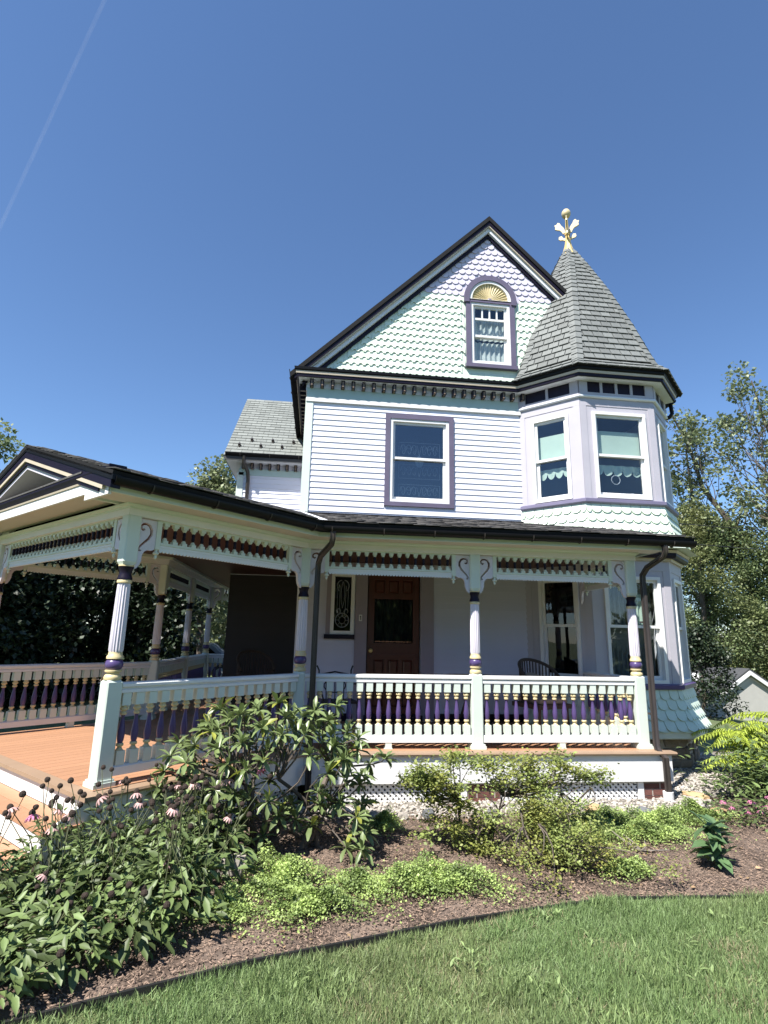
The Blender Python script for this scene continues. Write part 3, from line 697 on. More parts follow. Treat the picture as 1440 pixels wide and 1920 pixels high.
# hip slates
def hipm(w, l, fold):
    V = []; 
    for z, y in ((0, .034), (l, .016)):
        V += [(-w, y-fold, z), (0, y, z), (w, y-fold, z), (-w, y-fold-.012, z), (0, y-.012, z), (w, y-fold-.012, z)]
    F = [(0, 1, 7, 6), (1, 2, 8, 7), (3, 9, 10, 4), (4, 10, 11, 5), (0, 3, 4, 1), (1, 4, 5, 2), (0, 6, 9, 3), (2, 5, 11, 8), (6, 7, 10, 9), (7, 8, 11, 10)]
    return MB().add(V, F).mesh('hip_slate', 'slate')
hm = hipm(.095, EXS*1.2, .034)
for iv in (0, 1, 2, 3):
    v = Vector(EV[iv]); d = (v-AP); D = d.length; nn2 = d/D; e = (-nn2.y, nn2.x)
    pts = [(r*D, z) for r, z in PROF]
    for p, q in zip(pts, pts[1:]):
        l = math.hypot(q[0]-p[0], q[1]-p[1]); k = max(1, int(round(l/EXS))); ang = math.atan2(q[1]-p[1], p[0]-q[0])
        for j in range(k):
            t = j/k; rad = p[0]+(q[0]-p[0])*t; z = p[1]+(q[1]-p[1])*t; sc = 1.0 if rad > .35 else .62
            link('hip_slate', hm, troof, slope_matrix((AP.x+nn2.x*rad, AP.y+nn2.y*rad, z), e, ang, nn2) @ Matrix.Diagonal((sc, 1, (l/k)/EXS, 1)))
# finial
fin = MB(); FS = 8
pr = [(.21, 8.98), (.175, 9.02), (.12, 9.12), (.082, 9.24), (.055, 9.38), (.042, 9.52), (.042, 9.53), (.060, 9.535), (.060, 9.56), (.036, 9.57), (.030, 9.80), (.026, 9.95), (.026, 9.99)]
fin.lathe([(r, z, 0) for r, z in pr], 8, (AP.x, AP.y, 0))
fino = fin.build('finial', 'gold', house)
MB().lathe([(.02, 9.96), (.06, 9.975), (.088, 10.02), (.095, 10.06), (.088, 10.10), (.06, 10.145), (.01, 10.16)], 16, (AP.x, AP.y, 0)).build('finial_ball', 'gold_pale', fino, 60)
def flat(outline, th, M, name, m, parent, smooth=False):
    return MB().prism([(x, -th/2, z) for x, z in outline], (0, th, 0), 0, M).build(name, m, parent, smooth)
leafo = [(.03, 9.60), (.05, 9.66), (.07, 9.72), (.10, 9.76), (.13, 9.80), (.16, 9.86), (.20, 9.88), (.23, 9.84), (.28, 9.83), (.26, 9.77), (.27, 9.73), (.21, 9.70), (.17, 9.69), (.13, 9.65), (.10, 9.59)]
stub = [(.04, 9.46), (.10, 9.49), (.13, 9.54), (.19, 9.53), (.20, 9.47), (.16, 9.44), (.12, 9.44), (.06, 9.41)]
for ang in (-.475, math.pi-.475, math.pi/2-.475, -math.pi/2-.475):
    M = Matrix.Translation((AP.x, AP.y, 0)) @ Matrix.Rotation(ang, 4, 'Z') @ Matrix.Diagonal((.88, 1, 1, 1))
    flat(leafo, .03, M, 'finial_leaf', 'gold_pale', fino); flat(stub, .03, M, 'finial_leaf', 'gold_pale', fino)
# turret gutter stub and hooked downspout at the right
gutter([(4.46, 3.2), (4.32, 1.86)][::-1] if False else [(XR+.02, 4.0), (XR+.02, RE[1]+.05)], 'gutter', .06, 5.66, house, .22)
MB().tube([(4.43, 2.15, 5.62), (4.43, 2.15, 5.56), (4.44, 2.15, 5.42), (4.38, 2.16, 5.34), (4.28, 2.18, 5.30), (4.25, 2.2, 5.1), (4.25, 2.2, 3.2)], .035, 8).build('downspout', 'black', house, True)

# ------------------------------------------------------------------ back wing
BY, BX = 4.45, -3.68
MBK = fr((0, BY), (1, 0), (0, -1))
mb = MB(); mb.box(BX, XL+.05, BY, BY+.1, GZ, 4.75).box(BX, BX+.1, BY+.1, 9, GZ, 4.75); wing = mb.build('wing_wall', 'siding', house)
clapboards(wing, MBK, BX+.1, XL-.01, 3.1, 4.45, [], 'siding')
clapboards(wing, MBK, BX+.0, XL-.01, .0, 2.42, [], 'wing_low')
MB().box(BX-.03, BX+.1, BY-.03, BY, 3.0, 4.52).build('corner_board', 'mint', wing)
MB().box(BX, XL-.0, BY-.03, BY, 4.46, 4.60).build('frieze_board', 'frieze_green', wing)
WP = [(XL+.02, BY), (BX, BY), (BX, 9)]
wc = MB().sweep([(-.01, 4.70), (.24, 4.70), (.24, 4.73), (-.01, 4.73)], WP).build('wing_cornice', 'cool_white', house)
MB().sweep([(-.01, 4.735), (.27, 4.735), (.28, 4.78), (-.01, 4.80)], WP).build('cornice_cap', 'black', wc)
for i in range(8): link('modillion', mod, wc, Matrix.Translation((BX+.09+i*.1775, BY-.01, 4.585)))
gutter([(XL+.1, BY), (BX-.25, BY)], 'gutter', .055, 4.83, wc, .30)
WR0, WR1, WZ0, WZ1 = BY-.30, 6.65, 4.82, 7.14
wr = MB().prism([(BX-.28, WR0, WZ0-.05), (BX-.28, WR1, WZ1-.05), (BX-.28, WR1, WZ1-.12), (BX-.28, WR0, WZ0-.12)], (3.2, 0, 0))
wr.prism([(BX-.28, WR1, WZ1-.05), (BX-.28, 9.0, WZ0-.05), (BX-.28, 9.0, WZ0-.12), (BX-.28, WR1, WZ1-.12)], (3.2, 0, 0))
wroof = wr.build('wing_roof', 'roof_dark', house)
angw = math.atan2(WZ1-WZ0, WR1-WR0); Lw = math.hypot(WZ1-WZ0, WR1-WR0); ex = .15
sw = MB(); sw.add(*plate([(-.5, 0), (.5, 0), (.5, ex*1.18), (-.5, ex*1.18)][::-1], th=.010, tilt=.014)); sw = sw.mesh('slate', 'slate_pale'); items = []
for r in range(int(Lw/ex)+1):
    s = r*ex; y = WR0+s*math.cos(angw); z = WZ0-.045+s*math.sin(angw); x = BX-.29+(.11 if r % 2 else 0)
    if r % 2: items.append(slope_matrix((BX-.29+.055, y, z), (1, 0), angw, (0, -1)) @ Matrix.Diagonal((.104, 1, 1, 1)))
    while x < -2.25:
        items.append(slope_matrix((x+.11, y, z), (1, 0), angw+random.uniform(-.006, .008), (0, -1)) @ Matrix.Diagonal((.214, 1, 1, 1))); x += .22
pieces(wroof, 'slate', sw, items, 'slate_pale_joined')
sg = MB(); sg.prism([(-.03, 0, 0), (.03, 0, 0), (.012, 0, .06), (-.012, 0, .06)], (0, .05, 0)); sg.box(-.015, .015, .0, .012, -.05, .0); sg = sg.mesh('snow_guard', 'bronze')
for r, xs_ in ((3, (-3.72, -3.28, -2.84)), (5, (-3.5, -3.06, -2.62))):
    for x in xs_:
        s = r*ex; link('snow_guard', sg, wroof, slope_matrix((x, WR0+s*math.cos(angw), WZ0-.02+s*math.sin(angw)), (1, 0), angw, (0, -1)))
MB().tube([(BX+.12, BY-.30, 4.80), (BX+.12, BY-.28, 4.66), (BX+.19, BY-.12, 4.50), (BX+.20, BY-.06, 4.38), (BX+.20, BY-.06, 3.1)], .038, 8).build('downspout', 'bronze', house, True)

# ------------------------------------------------------------------ porch
Dv = Vector((K, K)); Ev = Vector((-K, K))
P1 = Vector((-2.115, .065)); P2 = Vector((.007, .065)); P3 = Vector((2.09, .065)); PR = Vector((2.09, 1.50))
P0 = P1-Dv*2.21; Q0 = P0+Ev*3.2; Q2 = Q0+Dv*2.21; Q3 = Q2+Vector((0, 2.0)); Q4 = Q3+Vector((0, 2.0)); QR = Vector((BX-.02, Q4.y))
PW = .14
# deck boards
def de(d, e): p = P0+Dv*d+Ev*e; return p
SP = 3.575-2.21
deck = MB().prism([(*de(-.17, -.17), -.06), (*de(-.17, 3.37), -.06), (*de(2.3, 3.37), -.06), (-4.52, 8.6, -.06), (-3.6, 8.6, -.06), (-3.6, 4.4, -.06), (XL, 4.4, -.06), (XL, YW, -.06), (2.25, YW, -.06), (2.25, -.12, -.06), (-2.03, -.12, -.06)], (0, 0, .03)).build('porch_floor', 'deck_edge', house)
bw = .1375
def board(pts, M, m='deck', z=0.0, th=.028, name='deck_board'):
    return MB().prism([(x, y, -th) for x, y in pts], (0, 0, th-.0)).build(name, m, deck, False, M @ Matrix.Translation((0, 0, z)))
MD = Matrix(((K, -K, 0, P0.x), (K, K, 0, P0.y), (0, 0, 1, 0), (0, 0, 0, 1)))     # x = D, y = E
for i in range(25):
    e0 = -.115+i*bw; e1 = e0+bw-.004
    dm = lambda e: 2.21+SP*max(0, 1-abs(e-1.6)/1.6)
    board([(-.105, e0), (dm(e0)-.002, e0), (dm(e1)-.002, e1), (-.105, e1)], MD)
for i in range(17):
    y0 = -.075+i*bw; y1 = y0+bw-.004; xv = lambda y: P1.x-(y-P1.y)*.0745
    board([(xv(y0)+.004, y0), (2.27, y0), (2.27, y1), (xv(y1)+.004, y1)], Matrix.Identity(4))
for i in range(17):
    x0 = Q2.x-.14+i*bw; x1 = x0+bw-.004; yv = lambda x: Q2.y-(x-Q2.x)*.0745
    if x1 > XL: break
    board([(yv(x0)+.004, -x0), (8.4 if x1 < BX else BY, -x0), (8.4 if x1 < BX else BY, -x1), (yv(x1)+.004, -x1)], Matrix(((0, -1, 0, 0), (1, 0, 0, 0), (0, 0, 1, 0), (0, 0, 0, 1))))
# nosing boards round the edge, skirt board below
EDGE = [(2.33, P3.y), tuple(P1), tuple(P0)]
MB().sweep([(.145, -.032), (.272, -.032), (.279, -.016), (.272, .001), (.145, .001)], [(2.36, P3.y), tuple(P1), tuple(P0-Dv*.11)]).build('deck_nosing', 'deck_edge', house, 30)
MB().prism([(-.235, -.278, -.032), (-.108, -.278, -.032), (-.108, 3.45, -.032), (-.235, 3.45, -.032)], (0, 0, .033), 0, MD).build('deck_nosing', 'deck_edge', house)
MB().sweep([(.205, -.325), (.235, -.325), (.235, -.033), (.205, -.033)], [(2.31, P3.y), tuple(P1), tuple(P0-Dv*.2)]).build('skirt_board', 'white', house)
MB().box(2.286, 2.31, -.16, 1.2, -.325, -.033).build('skirt_board', 'white', house)
# steps
st = MB(); treads = []
for k in range(3):
    d1 = -.20-.29*k; z = -.183*(k+1)
    st.prism([(d1-.001, -.24, z+.0), (d1+.02, -.24, z), (d1+.02, 3.44, z), (d1-.001, 3.44, z)], (0, 0, .150), 0, MD)
steps = st.build('entry_steps', 'white', house)
for k in range(2):
    d1 = -.20-.29*k; z = -.183*(k+1)
    for j in range(2):
        MB().prism([(d1-.30+j*.15, -.26, z-.03), (d1-.155+j*.15, -.26, z-.03), (d1-.155+j*.15, 3.46, z-.03), (d1-.30+j*.15, 3.46, z-.03)], (0, 0, .028), 0, MD).build('stair_tread', 'deck', steps)
MB().prism([(-.20, -.24, -.034), (-.20, -.24, GZ-.1), (-.80, -.24, GZ-.1), (-.80, -.24, -.40), (-.495, -.24, -.40), (-.495, -.24, -.216)], (0, .03, 0), 0, MD).build('stair_stringer', 'white', steps)
# under-deck: dark backing standing in for the shaded void, brick piers, lattice
MB().box(-2.0, 2.2, .5, .6, GZ-.1, -.07).prism([(-.0, .25, GZ-.1), (2.2, .25, GZ-.1), (2.2, .35, GZ-.1), (0, .35, GZ-.1)], (0, 0, .47), 0, MD).build('void_backing', 'interior', house)
bk = MB().box(-.098, .098, -.045, .045, -.029, .029).mesh('brick', 'brick')
def pier(x0, x1, y0=-.12):
    p = MB().box(x0, x1, y0+.006, y0+.25, GZ-.1, -.326).build('brick_pier', 'mortar', house)
    z = GZ+.028; r = 0
    while z < -.33:
        x = x0-(.10 if r % 2 else 0)
        while x < x1:
            a, b = max(x, x0), min(x+.2, x1)
            if b-a > .03: link('brick', bk, p, Matrix.Translation(((a+b)/2, y0+.045, z)) @ Matrix.Diagonal(((b-a-.012)/.196, 1, 1, 1)))
            x += .208
        z += .068; r += 1
pier(-.16, .22); pier(1.96, 2.30)
def lattice(x0, x1, y=-.105, M=None, n='lattice_panel'):
    z0, z1 = GZ+.012, -.326; h = z1-z0; fr_ = MB(); M = M or Matrix.Identity(4)
    for a, b in ((x0, x0+.07), (x1-.07, x1)): fr_.box(a, b, y-.02, y+.012, z0-.04, z1, 0, M)
    L = fr_.build(n, 'lattice', house); b = MB(); w = .034; x = x0+.07-h
    while x < x1-.07:
        for s, yy in ((1, y), (-1, y-.008)):
            xa, xb = (x, x+h) if s > 0 else (x+h, x)
            # clip to the panel
            ta, tb = 0.0, 1.0; lo, hi = x0+.07, x1-.07-w
            f = lambda t: xa+(xb-xa)*t
            if s > 0: ta = max(0, (lo-xa)/h); tb = min(1, (hi-xa)/h)
            else: ta = max(0, (xa-hi)/h); tb = min(1, (xa-lo)/h)
            if tb-ta < .05: continue
            p, q = f(ta), f(tb); za, zb = z0+h*ta, z0+h*tb
            b.prism([(p, yy, za), (p+w, yy, za), (q+w, yy, zb), (q, yy, zb)], (0, .007, 0), 0, M)
        x += .064
    o = b.build('lattice_slats', 'lattice', L); o['kind'] = 'stuff'
lattice(-1.98, -.17); lattice(.23, 1.955)
MLd = fr(P0, Dv, (K, -K)); lattice(-.1, 2.15, .12, MLd)

# posts
def post(p, ang, full=True):
    M = Matrix.Translation((p[0], p[1], 0)) @ Matrix.Rotation(ang, 4, 'Z'); a = PW/2; c = .012
    b = MB()
    oc = lambda h, z, s=1.0: [(h-c, -h, z), (h, -h+c, z), (h, h-c, z), (h-c, h, z), (-h+c, h, z), (-h, h-c, z), (-h, -h+c, z), (-h+c, -h, z)]
    b.box(-a-.022, a+.022, -a-.022, a+.022, 0.001, .035, 0, M).prism([(-a-.012, -a-.012, .036), (a+.012, -a-.012, .036), (a+.012, a+.012, .036), (-a-.012, a+.012, .036)], (0, 0, .018), 0, M)
    b.prism(oc(a, .054), (0, 0, .776), 0, M)
    V = oc(a, .83)+oc(a*.78, .848); b.add(V, [(i, (i+1) % 8, 8+(i+1) % 8, 8+i) for i in range(8)]+[tuple(range(8, 16))], 0, M)
    po = b.build('porch_post', 'mint', house)
    def lt(name, prof, m, seg=16, fl=0, sm=50): MB().lathe([(r, z) for r, z in prof], seg, (0, 0, 0), M, fl).build(name, m, po, sm)
    lt('post_ring', [(.045, .846), (.068, .850), (.073, .868), (.066, .888), (.050, .900), (.052, .910), (.068, .916), (.070, .930), (.050, .936)], 'cream')
    lt('post_ball', [(.045, .934), (.062, .940), (.073, .962), (.075, .98), (.070, 1.002), (.058, 1.020), (.04, 1.024)], 'purple')
    lt('post_ring', [(.050, 1.020), (.069, 1.026), (.069, 1.046), (.058, 1.060), (.056, 1.083), (.04, 1.085)], 'cream')
    lt('post_shaft', [(.055, 1.082), (.061, 1.10), (.060, 1.30), (.056, 1.62), (.054, 1.682)], 'lilac_shaft', 32, .13, 20)
    lt('post_ring', [(.045, 1.68), (.062, 1.684), (.064, 1.698), (.058, 1.712), (.04, 1.714)], 'cream')
    lt('post_collar', [(.045, 1.712), (.064, 1.716), (.062, 1.735), (.052, 1.76), (.052, 1.785), (.060, 1.81), (.067, 1.828), (.045, 1.832)], 'purple_dark')
    lt('post_ring', [(.045, 1.830), (.066, 1.832), (.066, 1.845), (.045, 1.847)], 'cream')
    h = .065; ub = MB(); V = oc(h*.8, 1.846)+oc(h, 1.875); ub.add(V, [(i, (i+1) % 8, 8+(i+1) % 8, 8+i) for i in range(8)]+[tuple(range(8))[::-1]], 0, M)
    ub.prism(oc(h, 1.875), (0, 0, .424), 0, M); ub.build('post_block', 'mint', po)
    return po
for p, a in ((P1, 0), (P2, 0), (P3, 0), (P0, math.pi/4), (Q0, math.pi/4), (Q2, 0), (Q3, 0), (Q4, 0)): post(p, a)

# baluster
bl = MB(); a = .038
bl.box(-a, a, -a, a, .150, .262, 0); bl.box(-a, a, -a, a, .632, .735, 0)
bl.lathe([(.036, .262, 1), (.022, .280, 1), (.017, .292, 1), (.030, .300, 1), (.032, .314, 1), (.026, .322, 1)], 10)
bl.lathe([(.020, .320, 2), (.027, .345, 2), (.031, .385, 2), (.030, .415, 2), (.024, .46, 2), (.017, .51, 2), (.014, .540, 2), (.020, .552, 2)], 12)
bl.lathe([(.016, .550, 1), (.027, .556, 1), (.028, .570, 1), (.019, .580, 1), (.019, .586, 1), (.032, .594, 1), (.034, .606, 1), (.026, .616, 1), (.020, .632, 1)], 10)
bal = bl.mesh('baluster', ['mint', 'cream', 'purple'], 35)
sp = MB(); q = .026
sp.box(-q, q, -q, q, 0, .028, 0); sp.lathe([(.020, .028, 0), (.024, .040, 0), (.012, .056, 0)], 8); sp.lathe([(.012, .056, 1), (.019, .075, 1), (.015, .10, 1), (.019, .122, 1), (.012, .140, 1)], 8)
sp.lathe([(.012, .140, 0), (.024, .155, 0), (.020, .166, 0)], 8); sp.box(-q, q, -q, q, .166, .195, 0)
spn = sp.mesh('spindle', ['mint', 'purple_dark'], 35)
# bracket with cut-out scroll
def bracket_mesh():
    cr = lambda pts: [((x-585)/1044, 2.29-(y-445)/1044) for x, y in pts]
    outer = [(0, 1.815), (.022, 1.828), (.044, 1.86), (.057, 1.90), (.060, 1.95), (.074, 1.985), (.105, 2.006), (.150, 2.006), (.170, 2.018), (.177, 2.04), (.177, 2.292), (0, 2.292)]
    S = cr([(648, 540), (632, 552), (614, 540), (610, 515), (628, 494), (660, 488), (695, 502), (718, 540), (718, 585), (695, 630), (655, 672), (622, 708), (606, 735), (614, 756), (632, 752)])
    W = [.011, .012, .011, .011, .012, .013, .015, .016, .016, .014, .012, .010, .010, .010, .010]
    Lf, Rt = [], []
    for i, p in enumerate(S):
        a_, b_ = S[max(i-1, 0)], S[min(i+1, len(S)-1)]; dx, dz = b_[0]-a_[0], b_[1]-a_[1]; l = math.hypot(dx, dz)
        Lf.append((p[0]-dz/l*W[i]*.9, p[1]+dx/l*W[i]*.9)); Rt.append((p[0]+dz/l*W[i]*.9, p[1]-dx/l*W[i]*.9))
    hole = Lf+Rt[::-1]
    bm = bmesh.new(); ed = []
    for loop in (outer, hole):
        vs = [bm.verts.new((x, 0, z)) for x, z in loop]
        ed += [bm.edges.new((vs[i], vs[(i+1) % len(vs)])) for i in range(len(vs))]
    bmesh.ops.triangle_fill(bm, use_beauty=True, use_dissolve=False, edges=ed)
    r = bmesh.ops.extrude_face_region(bm, geom=bm.faces[:]); vs = [g for g in r['geom'] if isinstance(g, bmesh.types.BMVert)]
    bmesh.ops.translate(bm, vec=(0, .034, 0), verts=vs); bmesh.ops.recalc_face_normals(bm, faces=bm.faces)
    me = bpy.data.meshes.new('bracket'); bm.to_mesh(me); bm.free(); me.materials.append(MATS['lilac_shaft']); return me
brm = bracket_mesh()
pdm = MB().box(.177, .226, -.024, .024, 2.025, 2.298).lathe([(.016, 2.026), (.014, 2.004), (.030, 1.992), (.030, 1.980), (.010, 1.970), (.016, 1.955), (.012, 1.940), (.003, 1.930)], 8, (.2015, 0, 0)).mesh('pendant_post', 'mint', 35)
def bay(A, B, rail=True, frieze=True, supports=1):
    A = Vector(A); B = Vector(B); d = (B-A); L = d.length; d /= L; M = fr((A.x, A.y, 0), d, (d.y, -d.x)); h = .064
    if rail:
        x0, x1 = PW/2-.002, L-PW/2+.002; y = .012
        tr = MB().prism([(x0, y-.045, .738), (x0, y+.045, .738), (x0, y+.045, .762), (x0, y+.030, .772), (x0, y+.034, .782), (x0, y+.056, .790), (x0, y+.056, .812), (x0, y+.042, .826), (x0, y-.042, .826), (x0, y-.056, .812), (x0, y-.056, .790), (x0, y-.034, .782), (x0, y-.030, .772), (x0, y-.045, .762)], (x1-x0, 0, 0), 0, M).build('railing', 'white', house)
        MB().prism([(x0, y-.045, .072), (x0, y+.045, .072), (x0, y+.045, .138), (x0, y+.032, .152), (x0, y-.032, .152), (x0, y-.045, .138)], (x1-x0, 0, 0), 0, M).build('bottom_rail', 'white', tr)
        n = int(round((x1-x0)/.1195)); s = (x1-x0)/n
        for i in range(n): link('baluster', bal, tr, M @ Matrix.Translation((x0+s*(i+.5), y, 0)))
        for k in range(supports):
            xc = x0+(x1-x0)*(k+1)/(supports+1); MB().prism([(xc-.052, y-.04, .001), (xc+.052, y-.04, .001), (xc+.038, y-.04, .018), (xc+.036, y-.04, .071), (xc-.036, y-.04, .071), (xc-.038, y-.04, .018)], (0, .08, 0), 0, M).build('rail_foot', 'mint', tr)
    if frieze:
        f0, f1 = h+.226, L-h-.226
        fz = MB().box(f0, f1, -.028, .028, 2.285, 2.300, 0, M).box(f0, f1, -.026, .026, 2.068, 2.092, 0, M).build('spindle_frieze', 'mint', house)
        n = int(round((f1-f0)/.102)); s = (f1-f0)/n
        for i in range(n): link('spindle', spn, fz, M @ Matrix.Translation((f0+s*(i+.5), 0, 2.091)))
        nt_ = int((f1-f0)/.037); t = (f1-f0)/nt_; fg = MB()
        for i in range(nt_):
            xa = f0+i*t; fg.prism([(xa, -.008, 2.067), (xa, -.008, 2.018), (xa+t*.12, -.008, 2.006), (xa+t*.35, -.008, 1.999), (xa+t*.65, -.008, 1.999), (xa+t*.88, -.008, 2.006), (xa+t, -.008, 2.018), (xa+t, -.008, 2.067)], (0, .016, 0), 0, M)
        fg.box(f0, f1, .008, .016, 2.046, 2.067, 0, M); fg.build('scalloped_fringe', 'cool_white', fz)
        for x, sx in ((h, 1), (L-h, -1)):
            Mb = M @ Matrix.Translation((x, -.017, 0)) @ Matrix.Diagonal((sx, 1, 1, 1)); link('bracket', brm, house, Mb)
            bo = COL.objects[-1]; 
            link('pendant_post', pdm, bo, Matrix.Translation((0, .017, 0)))
bay(P1, P2); bay(P2, P3); bay(P0, P1); bay(Q0, P0, rail=False); bay(Q2, Q0); bay(Q3, Q2); bay(Q4, Q3); bay(P3, PR)
bay(QR, Q4, supports=0)
# beam, mouldings, soffit, fascia, gutter
BP = [tuple(PR), tuple(P3), tuple(P2), tuple(P1), tuple(P0), tuple(Q0), tuple(Q2), tuple(Q3), tuple(Q4), (Q4.x, 8.4)]
beam = MB().sweep([(-.07, 2.30), (.07, 2.30), (.07, 2.362), (-.07, 2.425)], BP).build('porch_beam', 'beam', house)
MB().sweep([(.05, 2.3625), (.078, 2.3625), (.082, 2.376), (.104, 2.383), (.112, 2.3985), (.05, 2.3985)], BP).build('beam_moulding', 'mint', beam)
RP = [(2.42, P3.y), tuple(P1), tuple(P0-Dv*.40)]; LP = [tuple(Q0-Dv*.40), tuple(Q2), (Q2.x, 8.4)]
for pth, gp in ((RP, [(2.74, P3.y), tuple(P1), tuple(P0-Dv*.42)]), (LP, [tuple(Q0-Dv*.42), tuple(Q2), (Q2.x, 8.4)])):
    MB().sweep([(.05, 2.40), (.365, 2.40), (.365, 2.418), (.05, 2.418)], pth).build('porch_soffit', 'soffit', house)
    MB().sweep([(.352, 2.397), (.374, 2.397), (.374, 2.52), (.352, 2.52)], pth).build('porch_fascia', 'mint', house)
    gutter(gp, 'gutter', .060, 2.494, house, .438)
MB().prism([(2.40, -.32, 2.40), (2.40, -.32, 2.52), (2.32, 1.3, 2.92), (2.32, 1.3, 2.40)], (.02, 0, 0)).build('porch_fascia', 'mint', house)
# ceiling
MB().prism([(2.4, .1, 2.427), (*(P1+Vector((0, .05))), 2.427), (*(P0+Dv*.05), 2.427), (*(Q0+Dv*.05), 2.427), (*Q2, 2.427), (Q2.x, 8.5, 2.427), (BX, 8.5, 2.427), (BX, BY, 2.427), (XL, BY, 2.427), (XL, YW, 2.427), (2.3, YW, 2.427)], (0, 0, .02)).build('porch_ceiling', 'ceiling_wood', house)
MB().sweep([(-.13, 2.385), (-.075, 2.385), (-.075, 2.426), (-.13, 2.426)], BP[1:]).build('ceiling_moulding', 'mint', house)
# porch roofs with individual (joined) asphalt shingles
def roof_plane(name, a, b, c, d, ex=.13):
    """a->b along the eave, d->c along the top"""
    a, b, c, d = (Vector(p) for p in (a, b, c, d)); nn = (b-a).cross(d-a).normalized(); nn = nn if nn.z > 0 else -nn
    o = MB().prism([p for p in (a, b, c, d)], nn*-.045).build(name, 'shingle_edge', house)
    Ls = ((d+c)/2-(a+b)/2).length; rows = int(Ls/ex); R = []; T = []; S = []; r = random.Random(5)
    for i in range(rows):
        t = i*ex/Ls; p = a.lerp(d, t); q_ = b.lerp(c, t); e = (q_-p); L = e.length; e /= L; up = nn.cross(e); up = up if up.z > 0 else -up
        u = -r.uniform(0, .15)
        while u < L:
            w = r.uniform(.14, .26); u0, u1 = max(u, 0), min(u+w, L); u += w
            if u1-u0 < .03: continue
            R.append(np.array([list(e), list(nn), list(up)]).T); pos = p+e*((u0+u1)/2)-up*(.012 if i == 0 else r.uniform(0, .012)); T.append(list(pos)); S.append((u1-u0-.004, r.uniform(.8, 1.7), 1.0))
    V, _ = plate([(-.5, 0), (.5, 0), (.5, ex*1.3), (-.5, ex*1.3)][::-1], th=.008, tilt=.014)
    me = scatter_mesh('shingles', V, [(0, 1, 2, 3), (7, 6, 5, 4), (0, 4, 5, 1), (1, 5, 6, 2), (2, 6, 7, 3), (3, 7, 4, 0)], np.array(R), np.array(T), np.array(S), 'asphalt_shingle')
    s = link('shingles', me, o); s['kind'] = 'stuff'; return o
ZE, ZT = 2.548, 3.20; RID = 3.19
gc = P1+Vector((.2, -.2)).normalized()*0
vx = P1.x+.485*math.tan(math.pi/8)                       # eave mitre of the two runs
HC = (XL, YW, ZT)
roof_plane('porch_roof', (vx, P1.y-.485, ZE), (2.72, P1.y-.485, ZE), (2.12, YW, ZT), HC)
e0 = de(-.45, -.485); r0 = de(-.45, 1.6)
roof_plane('porch_roof', (*e0, ZE), (vx, P1.y-.485, ZE), HC, (*r0, RID))
el = de(-.45, 3.685); vy = Q2.y-.485*math.tan(math.pi/8)
roof_plane('porch_roof', (Q2.x-.485, vy, ZE), (*el, ZE), (*r0, RID), HC)
roof_plane('porch_roof', (Q2.x-.485, 8.5, ZE), (Q2.x-.485, vy, ZE), HC, (XL, 8.5, ZT))
vd = (Vector(HC)-Vector((vx, P1.y-.485, ZE))); vs_ = vd.cross(Vector((0, 0, 1))).normalized()*.045
va = Vector((vx, P1.y-.485, ZE+.026)); vb = va+vd+Vector((0, 0, .01))
MB().prism([va-vs_, va+vs_, vb+vs_*.6, vb-vs_*.6], (0, 0, .004)).build('valley_flashing', 'cool_white', house)
MB().box(XL-.05, 2.4, YW-.08, YW-.024, ZT-.05, ZT+.02).build('wall_flashing', 'black', house)
# entry gable
ME = fr((P0.x, P0.y, 0), Ev, (-K, -K))
MB().box(.08, 3.12, .385, .41, 2.432, 2.530, 0, ME).box(-.36, .079, .385, .412, 2.375, 2.530, 0, ME).box(3.121, 3.56, .385, .412, 2.375, 2.530, 0, ME).build('gable_fascia', 'white', house)
MB().box(.06, 3.14, .06, .384, 2.447, 2.462, 0, ME).build('porch_soffit', 'soffit', house)
MB().box(.05, .08, .06, .384, 2.40, 2.447, 0, ME).build('soffit_step', 'mint', house)
cr_ = MB().prism([(-.40, .41, 2.531), (-.40, .420, 2.531), (-.40, .424, 2.548), (-.40, .41, 2.548)], (4.04, 0, 0), 0, ME).build('entry_cornice', 'beige', house)
MB().prism([(-.40, .30, 2.549), (-.40, .425, 2.549), (-.40, .432, 2.57), (-.40, .446, 2.60), (-.40, .446, 2.622), (-.40, .30, 2.63)], (4.04, 0, 0), 0, ME).build('entry_crown', 'purple_dark', cr_)
MB().prism([(.12, .452, 2.623), (.12, .452, 2.64), (.12, .0, 2.74), (.12, .0, 2.70)], (2.96, 0, 0), 0, ME).build('pent_roof', 'asphalt_shingle', cr_)
MB().prism([(.05, .0, 2.55), (3.15, .0, 2.55), (3.15, .0, 2.60), (1.6, .0, 3.07), (.05, .0, 2.60)], (0, .02, 0), 0, ME).build('tympanum', 'soffit', house)
def chev(o0, o1, y0, y1, name, m, x0=-.485, x1=3.685):
    s = .313; f = lambda u, o: RID-.02-abs(u-1.6)*s-o*1.048; mb = MB()
    for a_, b_ in ((x0, 1.6), (1.6, x1)): mb.prism([(a_, y0, f(a_, o0)), (b_, y0, f(b_, o0)), (b_, y0, f(b_, o1)), (a_, y0, f(a_, o1))], (0, y1-y0, 0), 0, ME)
    return mb.build(name, m, house)
chev(0, .045, .38, .450, 'rake_edge', 'black'); chev(.046, .115, .36, .442, 'rake_crown', 'purple_dark', -.45, 3.65); chev(.116, .150, .33, .44, 'rake_strip', 'beige', -.3, 3.5)
chev(.151, .185, .31, .425, 'rake_strip', 'purple_dark', -.2, 3.4); chev(.186, .225, .0, .405, 'rake_soffit', 'lilac_shaft', -.1, 3.3)
chev(.226, .30, .02, .06, 'rake_frieze', 'white', -.0, 3.2)

